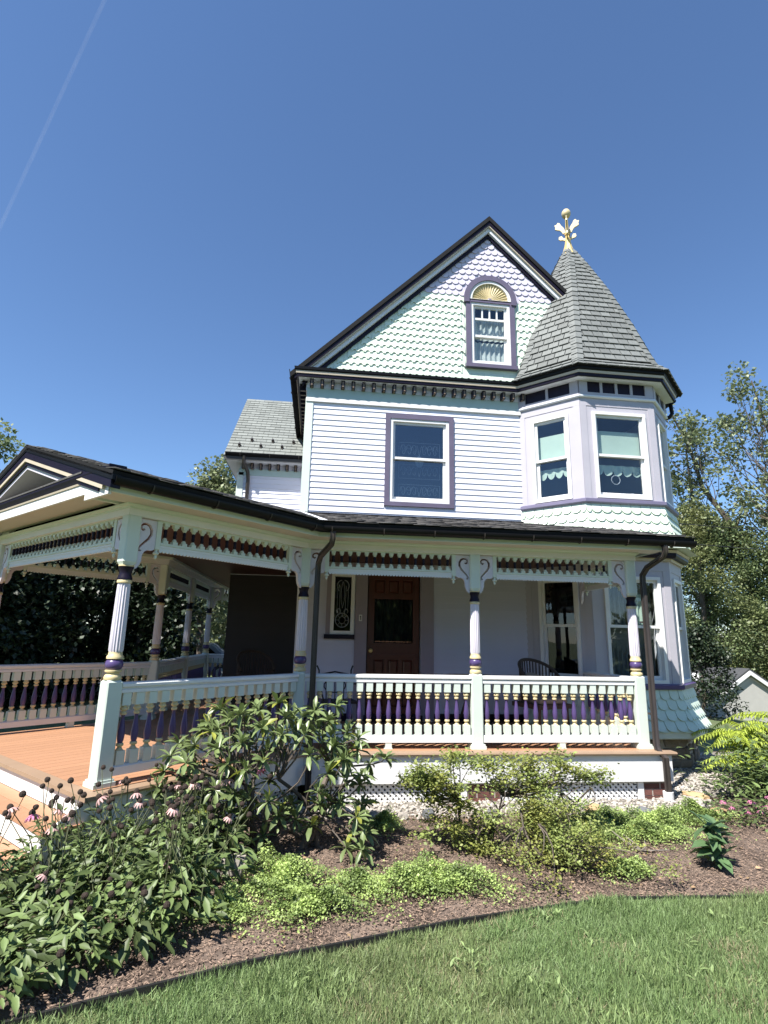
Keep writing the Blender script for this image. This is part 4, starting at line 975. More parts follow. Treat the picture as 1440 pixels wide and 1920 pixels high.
# downspouts: corrugated, with elbows
def downspout(path, name='downspout', foot=None):
    P = []; seg = 14; mb = MB(); V = []; rads = []
    for i, p in enumerate(path): P.append(Vector(p))
    sec = [((.030+.0045*math.cos(9*t))*math.copysign(abs(math.cos(t))**.5, math.cos(t)), (.025+.004*math.cos(9*t))*math.copysign(abs(math.sin(t))**.5, math.sin(t))) for t in [2*math.pi*k/36 for k in range(36)]]
    n = len(sec); F = []
    for i, p in enumerate(P):
        d = (P[min(i+1, len(P)-1)]-P[max(i-1, 0)]).normalized(); a_ = Vector((1, 0, 0)); a_ = (a_-d*a_.dot(d)).normalized(); b_ = d.cross(a_)
        V += [p+a_*x+b_*y for x, y in sec]
    for i in range(len(P)-1): F += [(i*n+k, i*n+(k+1) % n, (i+1)*n+(k+1) % n, (i+1)*n+k) for k in range(n)]
    F += [tuple(range(n))[::-1], tuple((len(P)-1)*n+k for k in range(n))]
    o = mb.add(V, F).build(name, 'bronze', house, 30)
    return o
d1 = downspout([(-1.80, -.385, 2.45), (-1.80, -.385, 2.37), (-1.81, -.35, 2.31), (-1.93, -.15, 2.19), (-1.955, -.085, 2.10), (-1.957, -.08, 2.0), (-1.957, -.08, -.0), (-1.957, -.09, -.1), (-1.957, -.24, -.14), (-1.957, -.24, -.5)])
d2 = downspout([(2.33, -.385, 2.45), (2.33, -.385, 2.37), (2.32, -.35, 2.31), (2.21, -.16, 2.19), (2.185, -.09, 2.10), (2.183, -.085, 2.0), (2.183, -.085, .05), (2.183, -.11, -.0), (2.19, -.235, -.06), (2.19, -.235, -.40), (2.19, -.22, -.52)])
MB().lathe([(.055, -.60), (.058, -.50), (.058, -.42), (.05, -.42)], 14, (2.19, -.225, 0)).build('drain_adapter', 'pvc', d2, 30)
for z in (1.5, .4): MB().box(2.148, 2.218, -.06, .0, z, z+.02).build('downspout_strap', 'bronze', d2)

# ------------------------------------------------------------------ lower front: door, stained-glass window, number
mb = MB(); holed(mb, DO[0]-.19, DO[1]+.21, .02, 2.42, [(DO[0], DO[1], 0, DO[3])], 0, .04, 0, MF); dcas = mb.build('door_casing', 'mauve_light', house)
MB().box(DO[0]-.02, DO[1]+.02, -.1, .10, .015, .10, 0, MF).build('threshold', 'purple_dark', dcas)
for a_, b_ in ((XL, DO[0]-.2), (DO[1]+.22, XA)): MB().box(a_, b_, 0, .05, .01, .12, 0, MF).build('base_board', 'purple_dark', house)
y0, y1 = -.075, -.03
a, b, c_, d_ = DO[0]+.02, DO[1]-.02, .10, DO[3]-.02
fr_ = MB(); GL = (a+.10, b-.10, 1.17, 1.86)
pan = [(a+.10+i*((b-a-.2+.06)/3), a+.10+i*((b-a-.2+.06)/3)+(b-a-.2+.06)/3-.06, z0, z1) for z0, z1 in ((.62, .92), (1.95, 2.17), (.2, .52)) for i in range(3)]
holed(fr_, a, b, c_, d_, [GL]+pan, y0, y1, 0, MF); door = fr_.build('front_door', 'door_wood', house)
for u0, u1, z0, z1 in pan:
    p = MB().box(u0, u1, y0+.005, y1-.022, z0, z1, 0, MF); e = .035
    V = [(u0+.01, y1-.022, z0+.01), (u1-.01, y1-.022, z0+.01), (u1-.01, y1-.022, z1-.01), (u0+.01, y1-.022, z1-.01), (u0+e, y1-.004, z0+e), (u1-e, y1-.004, z0+e), (u1-e, y1-.004, z1-e), (u0+e, y1-.004, z1-e)]
    p.add(V, [(0, 1, 5, 4), (1, 2, 6, 5), (2, 3, 7, 6), (3, 0, 4, 7), (4, 5, 6, 7)], 0, MF); p.build('door_panel', 'door_wood', door)
bv = MB(); g0, g1, h0, h1 = GL; bw_ = .03
bv.add([(g0, -.055, h0), (g1, -.055, h0), (g1, -.055, h1), (g0, -.055, h1), (g0+bw_, -.045, h0+bw_), (g1-bw_, -.045, h0+bw_), (g1-bw_, -.045, h1-bw_), (g0+bw_, -.045, h1-bw_)], [(0, 1, 5, 4), (1, 2, 6, 5), (2, 3, 7, 6), (3, 0, 4, 7), (4, 5, 6, 7)], 0, MF)
bv.build('door_glass', 'glass_dark', door)
curt = MB(); curtain_mesh(curt, MF, g0-.02, g1+.02, h0-.02, h1+.02, -.16, 9, .012); curt.build('door_curtain', 'curtain_dark', door)
MB().lathe([(.012, 0), (.012, .03), (.03, .035), (.033, .05), (.022, .065), (.005, .068)], 14, (0, 0, 0), MF @ Matrix.Translation((a+.05, y1, 1.05)) @ Matrix.Rotation(-math.pi/2, 4, 'X')).build('door_knob', 'gold', door, 50)
mb = MB().box(a+.06, b-.06, y1, y1+.02, .95, 1.0, 0, MF).box(a+.06, b-.06, y1, y1+.018, 1.10, 1.13, 0, MF); mb.build('door_moulding', 'door_wood', door)
# number plate
npl = MB().box(-1.285, -1.235, .04, .052, 1.50, 1.60, 0, MF).build('number_plate', 'plate', house)
MB().prism([(-1.263, .053, 1.518), (-1.263, .053, 1.565), (-1.272, .053, 1.558), (-1.272, .053, 1.568), (-1.260, .053, 1.584), (-1.251, .053, 1.584), (-1.251, .053, 1.518)], (0, .003, 0), 0, MF).build('number_one', 'ink', npl)
# stained-glass side window
u0, u1, z0, z1 = WS
mb = MB(); fw = .055
for a_, b_, c1, d1_ in ((u0, u0+fw, z0, z1), (u1-fw, u1, z0, z1), (u0+fw, u1-fw, z1-fw, z1), (u0+fw, u1-fw, z0, z0+fw)): mb.box(a_, b_, -.1, .035, c1, d1_, 0, MF)
swn = mb.build('stained_window', 'white', house)
MB().box(u0-.07, u0-.001, 0, .04, z0-.001, z1+.16, 0, MF).box(u0, u1, 0, .04, z1+.001, z1+.16, 0, MF).build('casing', 'mauve_light', swn)
MB().box(u0-.09, DO[0]-.195, 0, .075, z0-.07, z0-.002, 0, MF).build('sill', 'purple_dark', swn)
MB().box(u0+fw, u1-fw, -.05, -.044, z0+fw, z1-fw, 0, MF).build('pane', 'glass_dark', swn)
cm = MB(); cx = (u0+u1)/2; yy = -.038
def ln(pts, r=.004): cm.tube([MF @ Vector((p[0], yy, p[1])) for p in pts], r, 5)
for s in (-1, 1):
    ln([(cx+s*.085, z0+.38), (cx+s*.085, z1-.22)]); ln([(cx+s*.045, z0+.36), (cx+s*.05, z1-.2)])
    ln([(cx+s*(.02+.075*math.sin(t)), z1-.20+.09*math.cos(t)) for t in np.linspace(0, 2.6, 12)], .007)
    ln([(cx+s*(.06+.03*math.cos(t)), z0+.36+.035*math.sin(t)) for t in np.linspace(-1, 4, 14)], .008)
    ln([(cx+s*.03*math.sin(t), z0+.62+.14*(t-1.5)) for t in np.linspace(0, 3, 12)])
ln([(cx+.105*math.cos(t), z0+.22+.11*math.sin(t)) for t in np.linspace(0, 2*math.pi, 24)], .008)
ln([(cx+.05*math.cos(t), z0+.22+.055*math.sin(t)) for t in np.linspace(0, 2*math.pi, 16)], .005)
for k in range(8): ln([(cx+.05*math.cos(k*.785), z0+.22+.055*math.sin(k*.785)), (cx+.1*math.cos(k*.785), z0+.22+.108*math.sin(k*.785))], .004)
cm.build('leaded_tracery', 'leading', swn)

# ------------------------------------------------------------------ planting bed, gravel, lawn
EDG = [(-5.2, -4.5), (-3.6, -3.66), (-2.845, -3.357), (-2.218, -3.116), (-1.676, -2.965), (-.979, -2.763), (-.549, -2.64), (.26, -2.47), (1.42, -2.52), (2.6, -2.6), (4.2, -2.7), (6.5, -2.6)]
def edge_y(x): return float(np.interp(x, [p[0] for p in EDG], [p[1] for p in EDG]))
def bed_z(x, y):
    t = min(1, max(0, (y-edge_y(x))/.8)); return GZ+.010+.008*t
nx = np.linspace(-5.2, 6.4, 60); rows = np.linspace(0, 1, 16); V = []; F = []
for r in rows:
    for x in nx: y0 = edge_y(x); y = y0+(2.6-y0)*r if x > 2.4 else y0+(.3-y0)*r; V.append((x, y, bed_z(x, y)+RNG.normal(0, .006)))
n = len(nx); F = [(j*n+i, j*n+i+1, (j+1)*n+i+1, (j+1)*n+i) for j in range(len(rows)-1) for i in range(n-1)]
tag(link('planting_bed', np_mesh('planting_bed', np.array(V), np.array(F), 'soil', True)), kind='structure')
# mulch chips
N = 42000; x = RNG.uniform(-3.3, 3.6, N); y = np.array([edge_y(a) for a in x])+RNG.uniform(0.01, 1, N)**1.25*2.6
ok = y < -.5; x, y = x[ok], y[ok]; N = len(x)
T = np.stack([x, y, [bed_z(a, b)+.004 for a, b in zip(x, y)]], 1); T[:, 2] += RNG.uniform(0, .014, N)
chip = [(-.5, -.5, 0), (.5, -.5, 0), (.5, .5, 0), (-.5, .5, 0), (-.4, -.4, 1), (.4, -.4, 1), (.4, .4, 1), (-.4, .4, 1)]
chf = [(4, 5, 6, 7), (0, 1, 5, 4), (1, 2, 6, 5), (2, 3, 7, 6), (3, 0, 4, 7)]
R = frames(rnd_dirs(N, -.35, .35), RNG.uniform(-.6, .6, N)); S = np.stack([RNG.uniform(.0022, .006, N), RNG.uniform(.008, .030, N), RNG.uniform(.002, .004, N)], 1)
tag(link('mulch', scatter_mesh('mulch', chip, chf, R, T, S, 'mulch')), 'brown wood mulch chips over the planting bed', 'mulch', kind='stuff')
N = 260; x = RNG.uniform(-3.0, 3.2, N); y = np.array([edge_y(a) for a in x])+RNG.uniform(.05, 1.9, N); T = np.stack([x, y, [bed_z(a, b)+.016 for a, b in zip(x, y)]], 1); L = RNG.uniform(.02, .05, N)
mat('litter', (0.30, 0.20, 0.11), 0.8, 0.2, 9, island=0.5)
tag(link('leaf_litter', scatter_mesh('leaf_litter', [(0, 0, 0), (.38, .45, .10), (0, 1, 0), (-.38, .45, .10)], [(0, 1, 2, 3)], frames(rnd_dirs(N, -.2, .3), RNG.uniform(-.5, .5, N)), T, np.stack([L, L, L], 1), 'litter')), 'fallen dry leaves scattered over the mulch', 'leaf litter', kind='stuff')
# white gravel along the porch and round the turret
gp = []
gv = [(-2.05, -.58), (-1.0, -.70), (.2, -.62), (1.4, -.72), (2.1, -.62), (2.5, -.45), (2.9, -.05), (3.4, .10), (4.2, .25), (5.6, .35), (6.2, 2.6), (2.3, 2.4), (2.2, -.10), (-2.05, -.10)]
mb = MB().prism([(a, b, GZ+.004) for a, b in gv], (0, 0, .020)); tag(mb.build('gravel_bed', 'gravel_bed'), kind='structure')
def inpoly(px, py, poly):
    c = False; j = len(poly)-1
    for i in range(len(poly)):
        if (poly[i][1] > py) != (poly[j][1] > py) and px < (poly[j][0]-poly[i][0])*(py-poly[i][1])/(poly[j][1]-poly[i][1])+poly[i][0]: c = not c
        j = i
    return c
N = 15000; pts = [(a, b) for a, b in zip(RNG.uniform(-2.1, 5.2, N), RNG.uniform(-.8, 2.3, N)) if inpoly(a+RNG.normal(0, .04), b+RNG.normal(0, .05), gv) and not (a > 2.1 and b > 1.4 and a < 3.6)]
N = len(pts); phi = (1+5**.5)/2
ico = np.array([(-1, phi, 0), (1, phi, 0), (-1, -phi, 0), (1, -phi, 0), (0, -1, phi), (0, 1, phi), (0, -1, -phi), (0, 1, -phi), (phi, 0, -1), (phi, 0, 1), (-phi, 0, -1), (-phi, 0, 1)])/1.9
icf = [(0, 11, 5), (0, 5, 1), (0, 1, 7), (0, 7, 10), (0, 10, 11), (1, 5, 9), (5, 11, 4), (11, 10, 2), (10, 7, 6), (7, 1, 8), (3, 9, 4), (3, 4, 2), (3, 2, 6), (3, 6, 8), (3, 8, 9), (4, 9, 5), (2, 4, 11), (6, 2, 10), (8, 6, 7), (9, 8, 1)]
T = np.array([(a, b, GZ+.026) for a, b in pts]); T[:, 2] += RNG.uniform(-.004, .012, N); b_ = RNG.uniform(.011, .026, N)
S = np.stack([b_, b_*RNG.uniform(.7, 1.3, N), b_*RNG.uniform(.5, .8, N)], 1)
tag(link('gravel', scatter_mesh('gravel', ico, icf, frames(rnd_dirs(N, -.3, .3), RNG.uniform(-.5, .5, N)), T, S, 'gravel')), 'pale gravel spread along the porch lattice and round the turret', 'gravel', kind='stuff')
# lawn blades
def grass_patch(N, xr, yr, lmin, lmax, wd=.0034):
    x = RNG.uniform(*xr, N); y = RNG.uniform(*yr, N); ey = np.array([edge_y(a) for a in x]); ok = y < ey-.01+RNG.normal(0, .02, N)
    cl = np.sin(x*7.1+3*np.sin(y*5.3))*np.sin(y*8.7+2*np.sin(x*4.1)); ok &= RNG.uniform(0, 1, N) < .86+.35*cl
    x, y = x[ok], y[ok]; n = len(x); d = rnd_dirs(n, .35, .98); L = RNG.uniform(lmin, lmax, n)*(1+.25*cl[ok])
    blade = [(-.5, 0, 0), (.5, 0, 0), (-.42, .5, .06), (.42, .5, .06), (-.08, 1, .28), (.08, 1, .28)]
    return x, y, scatter_mesh('grass', blade, [(0, 1, 3, 2), (2, 3, 5, 4)], frames(d, RNG.uniform(-.8, .8, n)), np.stack([x, y, np.full(n, GZ-.004)], 1), np.stack([np.full(n, wd)*RNG.uniform(.7, 1.6, n), L, L], 1), 'grass')
gr = grass_patch(230000, (-4.0, 2.9), (-4.3, -2.35), .028, .066)[2]
mat('grass_dry', (0.26, 0.235, 0.13), 0.7, 0.15, 1.2, island=0.3, translucent=0.2)
mat('grass_light', (0.23, 0.31, 0.12), 0.6, 0.15, 1.2, island=0.3, translucent=0.3)
def tufts(N, m, nc, sd, lmin, lmax, wd):
    c = np.stack([RNG.uniform(-3.4, 2.2, nc), RNG.uniform(-4.1, -2.45, nc)], 1); k = RNG.integers(0, nc, N); p = c[k]+RNG.normal(0, 1, (N, 2))*(RNG.uniform(.4, 1.6, nc)*sd)[k][:, None]
    p = p[p[:, 1] < np.array([edge_y(a) for a in p[:, 0]])-.005]; n = len(p); d = rnd_dirs(n, .15, .95); L = RNG.uniform(lmin, lmax, n)
    blade = [(-.5, 0, 0), (.5, 0, 0), (-.42, .5, .06), (.42, .5, .06), (-.08, 1, .28), (.08, 1, .28)]
    return scatter_mesh('grass', blade, [(0, 1, 3, 2), (2, 3, 5, 4)], frames(d, RNG.uniform(-.8, .8, n)), np.stack([p[:, 0], p[:, 1], np.full(n, GZ+.008)], 1), np.stack([np.full(n, wd)*RNG.uniform(.7, 1.6, n), L, L], 1), m)
tag(link('dry_grass', tufts(9000, 'grass_dry', 30, .14, .02, .055, .0034)), 'dry straw-coloured blades scattered through the lawn', 'grass', kind='stuff')
tag(link('coarse_grass', tufts(12000, 'grass_light', 46, .10, .03, .075, .0050)), 'coarser pale tufts scattered through the lawn', 'grass', kind='stuff')
tag(link('lawn_grass', gr), 'mown green lawn grass in front of the planting bed', 'grass', kind='stuff')
# broad-leaf weeds in the lawn
LEAF = [(-.02, 0, 0), (0, 0, -.01), (.02, 0, 0), (-.5, .34, .05), (0, .34, -.02), (.5, .34, .05), (-.42, .68, .03), (0, .68, -.05), (.42, .68, .03), (-.03, 1, -.10), (0, 1, -.12), (.03, 1, -.10)]
LEAFF = [(0, 1, 4, 3), (1, 2, 5, 4), (3, 4, 7, 6), (4, 5, 8, 7), (6, 7, 10, 9), (7, 8, 11, 10)]
DIA = [(0, 0, 0), (.38, .45, .06), (0, 1, -.06), (-.38, .45, .06)]; DIAF = [(0, 1, 2, 3)]
N = 150; wc_ = np.array([(-1.0, -3.2), (-.35, -2.72), (-.2, -3.1), (.35, -3.2), (.9, -2.9), (.15, -3.4), (-.6, -3.45), (-1.9, -3.3)]); k = RNG.integers(0, 8, N)
T = np.concatenate([wc_[k]+RNG.normal(0, .07, (N, 2)), np.full((N, 1), GZ+.03)], 1); L = RNG.uniform(.02, .055, N)
tag(link('lawn_weeds', scatter_mesh('lawn_weeds', LEAF, LEAFF, frames(rnd_dirs(N, .25, .9)), T, np.stack([L*.35, L, L], 1), 'grass_light')), 'pale broad-leaved weeds among the lawn grass', 'weeds', kind='stuff')
# bed edging
mb = MB()
for (xa, ya), (xb, yb) in zip(EDG, EDG[1:]):
    d = Vector((xb-xa, yb-ya)).normalized(); nn = Vector((-d.y, d.x))*.009
    za, zb = (GZ+.016+.026*min(1, max(0, (-.35-q)/.5)) for q in (xa, xb)); mb.prism([(xa-nn.x, ya-nn.y, GZ-.05), (xb-nn.x, yb-nn.y, GZ-.05), (xb-nn.x, yb-nn.y, zb), (xa-nn.x, ya-nn.y, za)], (2*nn.x, 2*nn.y, 0))
tag(mb.build('bed_edging', 'edging'), 'black plastic edging strip between lawn and mulch bed', 'edging')
# rocks
def rock(loc, sz, m, label, seed, rz=0):
    r = np.random.default_rng(seed); bm = bmesh.new(); bmesh.ops.create_icosphere(bm, subdivisions=3, radius=1)
    ph = r.uniform(0, 6, 12); fq = r.uniform(1.2, 2.8, (4, 3))
    pl = [(Vector(r.normal(size=3)).normalized(), r.uniform(.55, .8)) for _ in range(7)]
    for v in bm.verts:
        c = v.co; k = 1+.10*math.sin(c.dot(Vector(fq[0]))*1.5+ph[0])+.06*math.sin(c.dot(Vector(fq[1]))*2.5+ph[1])
        for nn, dd in pl:
            q = c.dot(nn)
            if q > dd: v.co = c-nn*(q-dd)*.85; c = v.co
        v.co = v.co*k
        v.co.x *= sz[0]; v.co.y *= sz[1]; v.co.z = v.co.z*sz[2]
    me = bpy.data.meshes.new('rock'); bm.to_mesh(me); bm.free(); me.materials.append(MATS[m])
    me.polygons.foreach_set('use_smooth', [True]*len(me.polygons)); me.set_sharp_from_angle(angle=math.radians(28))
    o = link('rock', me, None, Matrix.Translation((loc[0], loc[1], GZ+.02+sz[2]*.35)) @ Matrix.Rotation(rz, 4, 'Z')); tag(o, label, 'rock', 'rocks in the planting bed')
rock((-2.50, -1.88), (.17, .11, .11), 'rock_pale', 'big pale rock between the coneflowers and the green ground cover', 1, .3)
rock((-1.58, -.52), (.10, .07, .06), 'rock_pale', 'pale stone at the gravel edge, leftmost of three by the rhododendron', 2)
rock((-1.27, -.60), (.10, .07, .06), 'rock_pale', 'pale stone at the gravel edge, middle of three by the rhododendron', 3, 1)
rock((-1.00, -.66), (.07, .06, .055), 'rock_pale', 'pale stone at the gravel edge, rightmost of three by the rhododendron', 4, 2)
rock((-.72, -.66), (.08, .06, .07), 'rock_grey', 'dark stone at the gravel edge left of the brick pier', 5, 1)
rock((-.05, -.70), (.09, .07, .07), 'rock_grey', 'dark stone at the gravel edge behind the sparse bush', 6, .5)
rock((1.54, -.72), (.13, .07, .07), 'rock_grey', 'dark grey stone near the foot of the right downspout', 7, -.4)
rock((1.08, -.60), (.11, .07, .08), 'rock_tan', 'tan stone at the lattice behind the ground cover', 8, .2)
rock((2.62, -.10), (.17, .08, .055), 'rock_tan', 'flat tan slab on the gravel right of the downspout', 9, -.6)
rock((2.45, -.30), (.16, .09, .055), 'rock_pale', 'long pale stone beside the flat tan slab', 10, -.5)
rock((2.50, -.62), (.12, .06, .045), 'rock_tan', 'small flat tan stone in front of the pale stone', 11, -.2)

# ------------------------------------------------------------------ plants
def branchy(mb, p, q, r0, r1, bend=.15, n=6, seg=6):
    p = Vector(p); q = Vector(q); L = (q-p).length; off = Vector((random.gauss(0, bend), random.gauss(0, bend), random.gauss(0, bend*.5)))*L
    pts = [p.lerp(q, t)+off*math.sin(math.pi*t)+Vector((random.gauss(0, .012), random.gauss(0, .012), 0))*L for t in np.linspace(0, 1, n)]
    mb.tube(pts, [r0+(r1-r0)*t for t in np.linspace(0, 1, n)], seg); return pts
def leaf_parts(plant, V, F, R, T, S, m_obj, m_join, limit=300, name='leaf'):
    """nearest `limit` leaves as parts, the rest one joined part"""
    d = np.linalg.norm(T-np.array(CAMLOC), axis=1); o = np.argsort(d); me = MB().add(V, F).mesh(name, m_obj, 60)
    for i in o[:limit]: link(name, me, plant, BASE[plant.name].inverted() @ mrows(R[i], T[i], tuple(S[i])) if False else mrows(R[i], T[i], tuple(float(s) for s in S[i])))
    r = o[limit:]
    if len(r):
        j = link('foliage', scatter_mesh('foliage', V, F, R[r], T[r], S[r], m_join, True), plant); j['kind'] = 'stuff'
# rhododendron
rh = thing('rhododendron', 'leggy rhododendron with whorls of glossy leaves before the porch corner', 'shrub', (-2.2, -1.45, GZ))
wh = []; rr = random.Random(11)
cen = Vector((-2.32, -1.40, .12))
while len(wh) < 108:
    d = Vector((rr.gauss(0, 1), rr.gauss(0, 1), rr.gauss(.25, 1))).normalized(); k = rr.uniform(.55, 1.0)**.6
    p = cen+Vector((d.x*.93*k, d.y*.5*k, d.z*.58*k))
    if p.z < -.38: continue
    if d.x > .25 and p.z > .42 and p.x > -1.75: continue
    if any((p-q).length < .135 for q in wh): continue
    wh.append(p)
wh += [Vector(p) for p in ((-1.42, -1.5, .16), (-1.28, -1.5, .20), (-1.50, -1.45, -.02), (-1.52, -1.55, -.30), (-1.62, -1.75, -.42), (-1.50, -1.85, -.40), (-1.45, -1.6, -.36), (-1.55, -1.8, -.18), (-1.48, -1.5, -.16), (-3.2, -1.5, -.02), (-3.1, -1.6, -.2), (-1.72, -1.3, .62), (-1.80, -1.3, .45), (-1.62, -1.35, .40), (-1.70, -1.4, .22), (-1.48, -1.5, -.24))]
bas = [Vector((-2.38, -1.5, GZ)), Vector((-2.3, -1.42, GZ)), Vector((-1.85, -1.38, GZ)), Vector((-2.0, -1.42, GZ)), Vector((-2.45, -1.4, GZ))]
mb = MB(); forks = []
for b in bas:
    for k in range(3):
        f = b+Vector((rr.gauss(0, .28), rr.gauss(0, .12), rr.uniform(.3, .62))); branchy(mb, b+Vector((rr.gauss(0, .02), rr.gauss(0, .02), 0)), f, .024, .015, .12); forks.append(f)
for p in wh:
    f = min(forks, key=lambda q: (q-p).length+ (0 if q.z < p.z+.1 else .4)); branchy(mb, f, p, .010, .0045, .12, 5, 5)
mb.build('branches', 'bark', rh, True)
R = []; T = []; S = []; Yl = []
for p in wh:
    ax = Vector((p.x-cen.x, p.y-cen.y-.1, .55+rr.uniform(0, .6))).normalized(); n = rr.randint(10, 14); a0 = rr.uniform(0, 6); q = ax.to_track_quat('Z', 'Y')
    for i in range(n):
        el = rr.uniform(-.6, .55) if i % 3 else rr.uniform(.7, 1.25); a = a0+i*2.4; d = q @ Vector((math.cos(a)*math.cos(el), math.sin(a)*math.cos(el), math.sin(el)))
        d.z -= .12; L = rr.uniform(.09, .15); R.append(frames(np.array([list(d)]), np.array([rr.gauss(0, .25)]))[0]); T.append(list(p)); S.append((L*.335, L, L))
R, T, S = map(np.array, (R, T, S)); yl = RNG.uniform(0, 1, len(T)) < .035
RLEAF = [(-.04, 0, 0), (0, 0, -.02), (.04, 0, 0), (-.38, .3, .07), (0, .3, .0), (.38, .3, .07), (-.5, .66, .05), (0, .66, -.03), (.5, .66, .05), (-.16, 1, -.12), (0, 1.02, -.13), (.16, 1, -.12)]
leaf_parts(rh, RLEAF, LEAFF, R[~yl], T[~yl], S[~yl], 'leaf_rhodo_piece', 'leaf_rhodo')
me = MB().add(RLEAF, LEAFF).mesh('leaf', 'leaf_yellowing', 60)
for i in np.where(yl)[0]: link('leaf', me, rh, mrows(R[i], T[i], tuple(float(s)*1.1 for s in S[i])))
# sparse small-leaved bush (azalea)
def small_bush(name, label, base, tips, m, nleaf, lsz, spread, trunk=True, bark='bark', group=None, r0=.014):
    t = thing(name, label, 'bush', (*base, GZ), group); mb = MB(); fk = []
    for k in range(7):
        f = Vector((base[0]+random.gauss(0, .16), base[1]+random.gauss(0, .08), GZ+random.uniform(.18, .42))); branchy(mb, (base[0]+random.gauss(0, .04), base[1]+random.gauss(0, .03), GZ), f, r0, r0*.5, .14, 5, 5); fk.append(f)
    C = []
    for p in tips:
        f = min(fk, key=lambda q: (q-Vector(p)).length); branchy(mb, f, p, r0*.45, .002, .12, 5, 4)
        n = nleaf; C.append(np.array(p)[None]+RNG.normal(0, 1, (n, 3))*np.array(spread))
    mb.build('branches', bark, t, True); C = np.concatenate(C); n = len(C); L = RNG.uniform(*lsz, n)
    j = link('foliage', scatter_mesh('foliage', DIA, DIAF, frames(rnd_dirs(n, -.4, .8), RNG.uniform(-.7, .7, n)), C, np.stack([L*.95, L, L], 1), m), t); j['kind'] = 'stuff'; return t
tips = [Vector((-.95+rr.uniform(-.15, .75), -1.5+rr.gauss(0, .16), rr.uniform(.0, .24)-.03*i/8)) for i in range(30)]+[Vector((rr.uniform(-.05, .55), -1.45+rr.gauss(0, .14), rr.uniform(-.08, .22))) for i in range(24)]
tips += [Vector((rr.uniform(-.95, -.55), -1.55+rr.gauss(0, .12), rr.uniform(-.45, .05))) for i in range(16)]+[Vector((rr.uniform(.5, .78), -1.45, rr.uniform(-.06, .06))) for i in range(5)]+[Vector((rr.uniform(-.75, -.25), -1.62+rr.gauss(0, .08), rr.uniform(-.5, -.2))) for i in range(10)]
small_bush('sparse_bush', 'sparse open bush with small yellowing leaves before the porch skirt', (-.38, -1.48), tips, 'leaf_azalea', 120, (.020, .042), (.065, .055, .030))
tips = [Vector((.08+rr.gauss(0, .24), -2.0+rr.gauss(0, .16), GZ+.10+abs(rr.gauss(0, .13)))) for i in range(46)]+[Vector((rr.uniform(-.12, .25), -1.75+rr.gauss(0, .1), GZ+rr.uniform(.15, .42))) for i in range(22)]
small_bush('low_bush', 'low mounded dark green bush at the middle of the mulch bed', (.08, -1.95), tips, 'leaf_azalea', 110, (.016, .032), (.065, .055, .04))
tips = [Vector((.42+rr.gauss(0, .22), -.92+rr.gauss(0, .14), GZ+.08+abs(rr.gauss(0, .12)))) for i in range(30)]
small_bush('round_bush', 'small round green bush against the lattice right of the sparse bush', (.42, -.92), tips, 'leaf_cover', 70, (.018, .034), (.06, .05, .04))
# ground cover mats
def cover(cx, cy, rx, ry, h, n, label, seed):
    r = np.random.default_rng(seed); n = int(n*2.6); a = r.uniform(0, 2*np.pi, n); q = np.abs(r.normal(0, .52, n)); lob = 1+.25*np.sin(3*a+seed)+.18*np.sin(5*a+2*seed)
    x = cx+rx*q*lob*np.cos(a); y = cy+ry*q*lob*np.sin(a)
    nz = np.sin(x*11+seed)*np.sin(y*13+2*seed)+.6*np.sin(x*29+3*y*9)*np.sin(y*31-seed); ok = (nz > -.95+.7*np.clip(q-.6, 0, 1.2)) & (y > np.array([edge_y(t) for t in x])+.03); x, y, q, nz = x[ok], y[ok], q[ok], nz[ok]; n = len(x)
    z = GZ+.035+h*np.clip(1-q*q*.8, .12, 1)*(.62+.38*nz)*r.uniform(.35, 1.1, n); L = r.uniform(.008, .022, n)
    o = link('ground_cover', scatter_mesh('ground_cover', DIA, DIAF, frames(rnd_dirs(n, -.1, .9), RNG.uniform(-.8, .8, n)), np.stack([x, y, z], 1), np.stack([L*1.15, L, L], 1), 'leaf_cover'))
    tag(o, label, 'ground cover', 'ground cover mats', 'stuff')
cover(-2.12, -2.15, .34, .42, .20, 5200, 'bright green ground cover mat right of the big pale rock', 1)
cover(-1.90, -2.55, .36, .24, .15, 3600, 'bright green ground cover mat reaching toward the lawn edge', 2)
cover(-1.00, -2.25, .56, .30, .17, 6800, 'wide bright green ground cover mat before the sparse bush', 3)
cover(-1.55, -2.25, .26, .22, .12, 2000, 'thin patch of ground cover between the two larger mats', 4)
cover(-1.22, -.98, .20, .17, .15, 1800, 'small ground cover tuft at the gravel right of the rhododendron', 5)
cover(.95, -1.15, .55, .40, .18, 5600, 'ground cover mat right of the low bush', 6)
cover(1.52, -1.05, .44, .32, .19, 4200, 'ground cover mat before the right downspout', 7)
cover(2.05, -.92, .40, .30, .17, 3400, 'ground cover mat at the right corner of the porch', 8)
cover(.58, -2.12, .24, .18, .13, 2000, 'ground cover tuft right of the low mounded bush', 9)
cover(1.30, -1.35, .50, .26, .15, 3600, 'ground cover mat nearest the leafy plant', 11)
cover(.62, -1.30, .40, .30, .20, 3400, 'ground cover mat behind the low bush', 12)
cover(-2.45, -2.55, .22, .25, .14, 1800, 'dark green ground cover beside the coneflowers', 10)
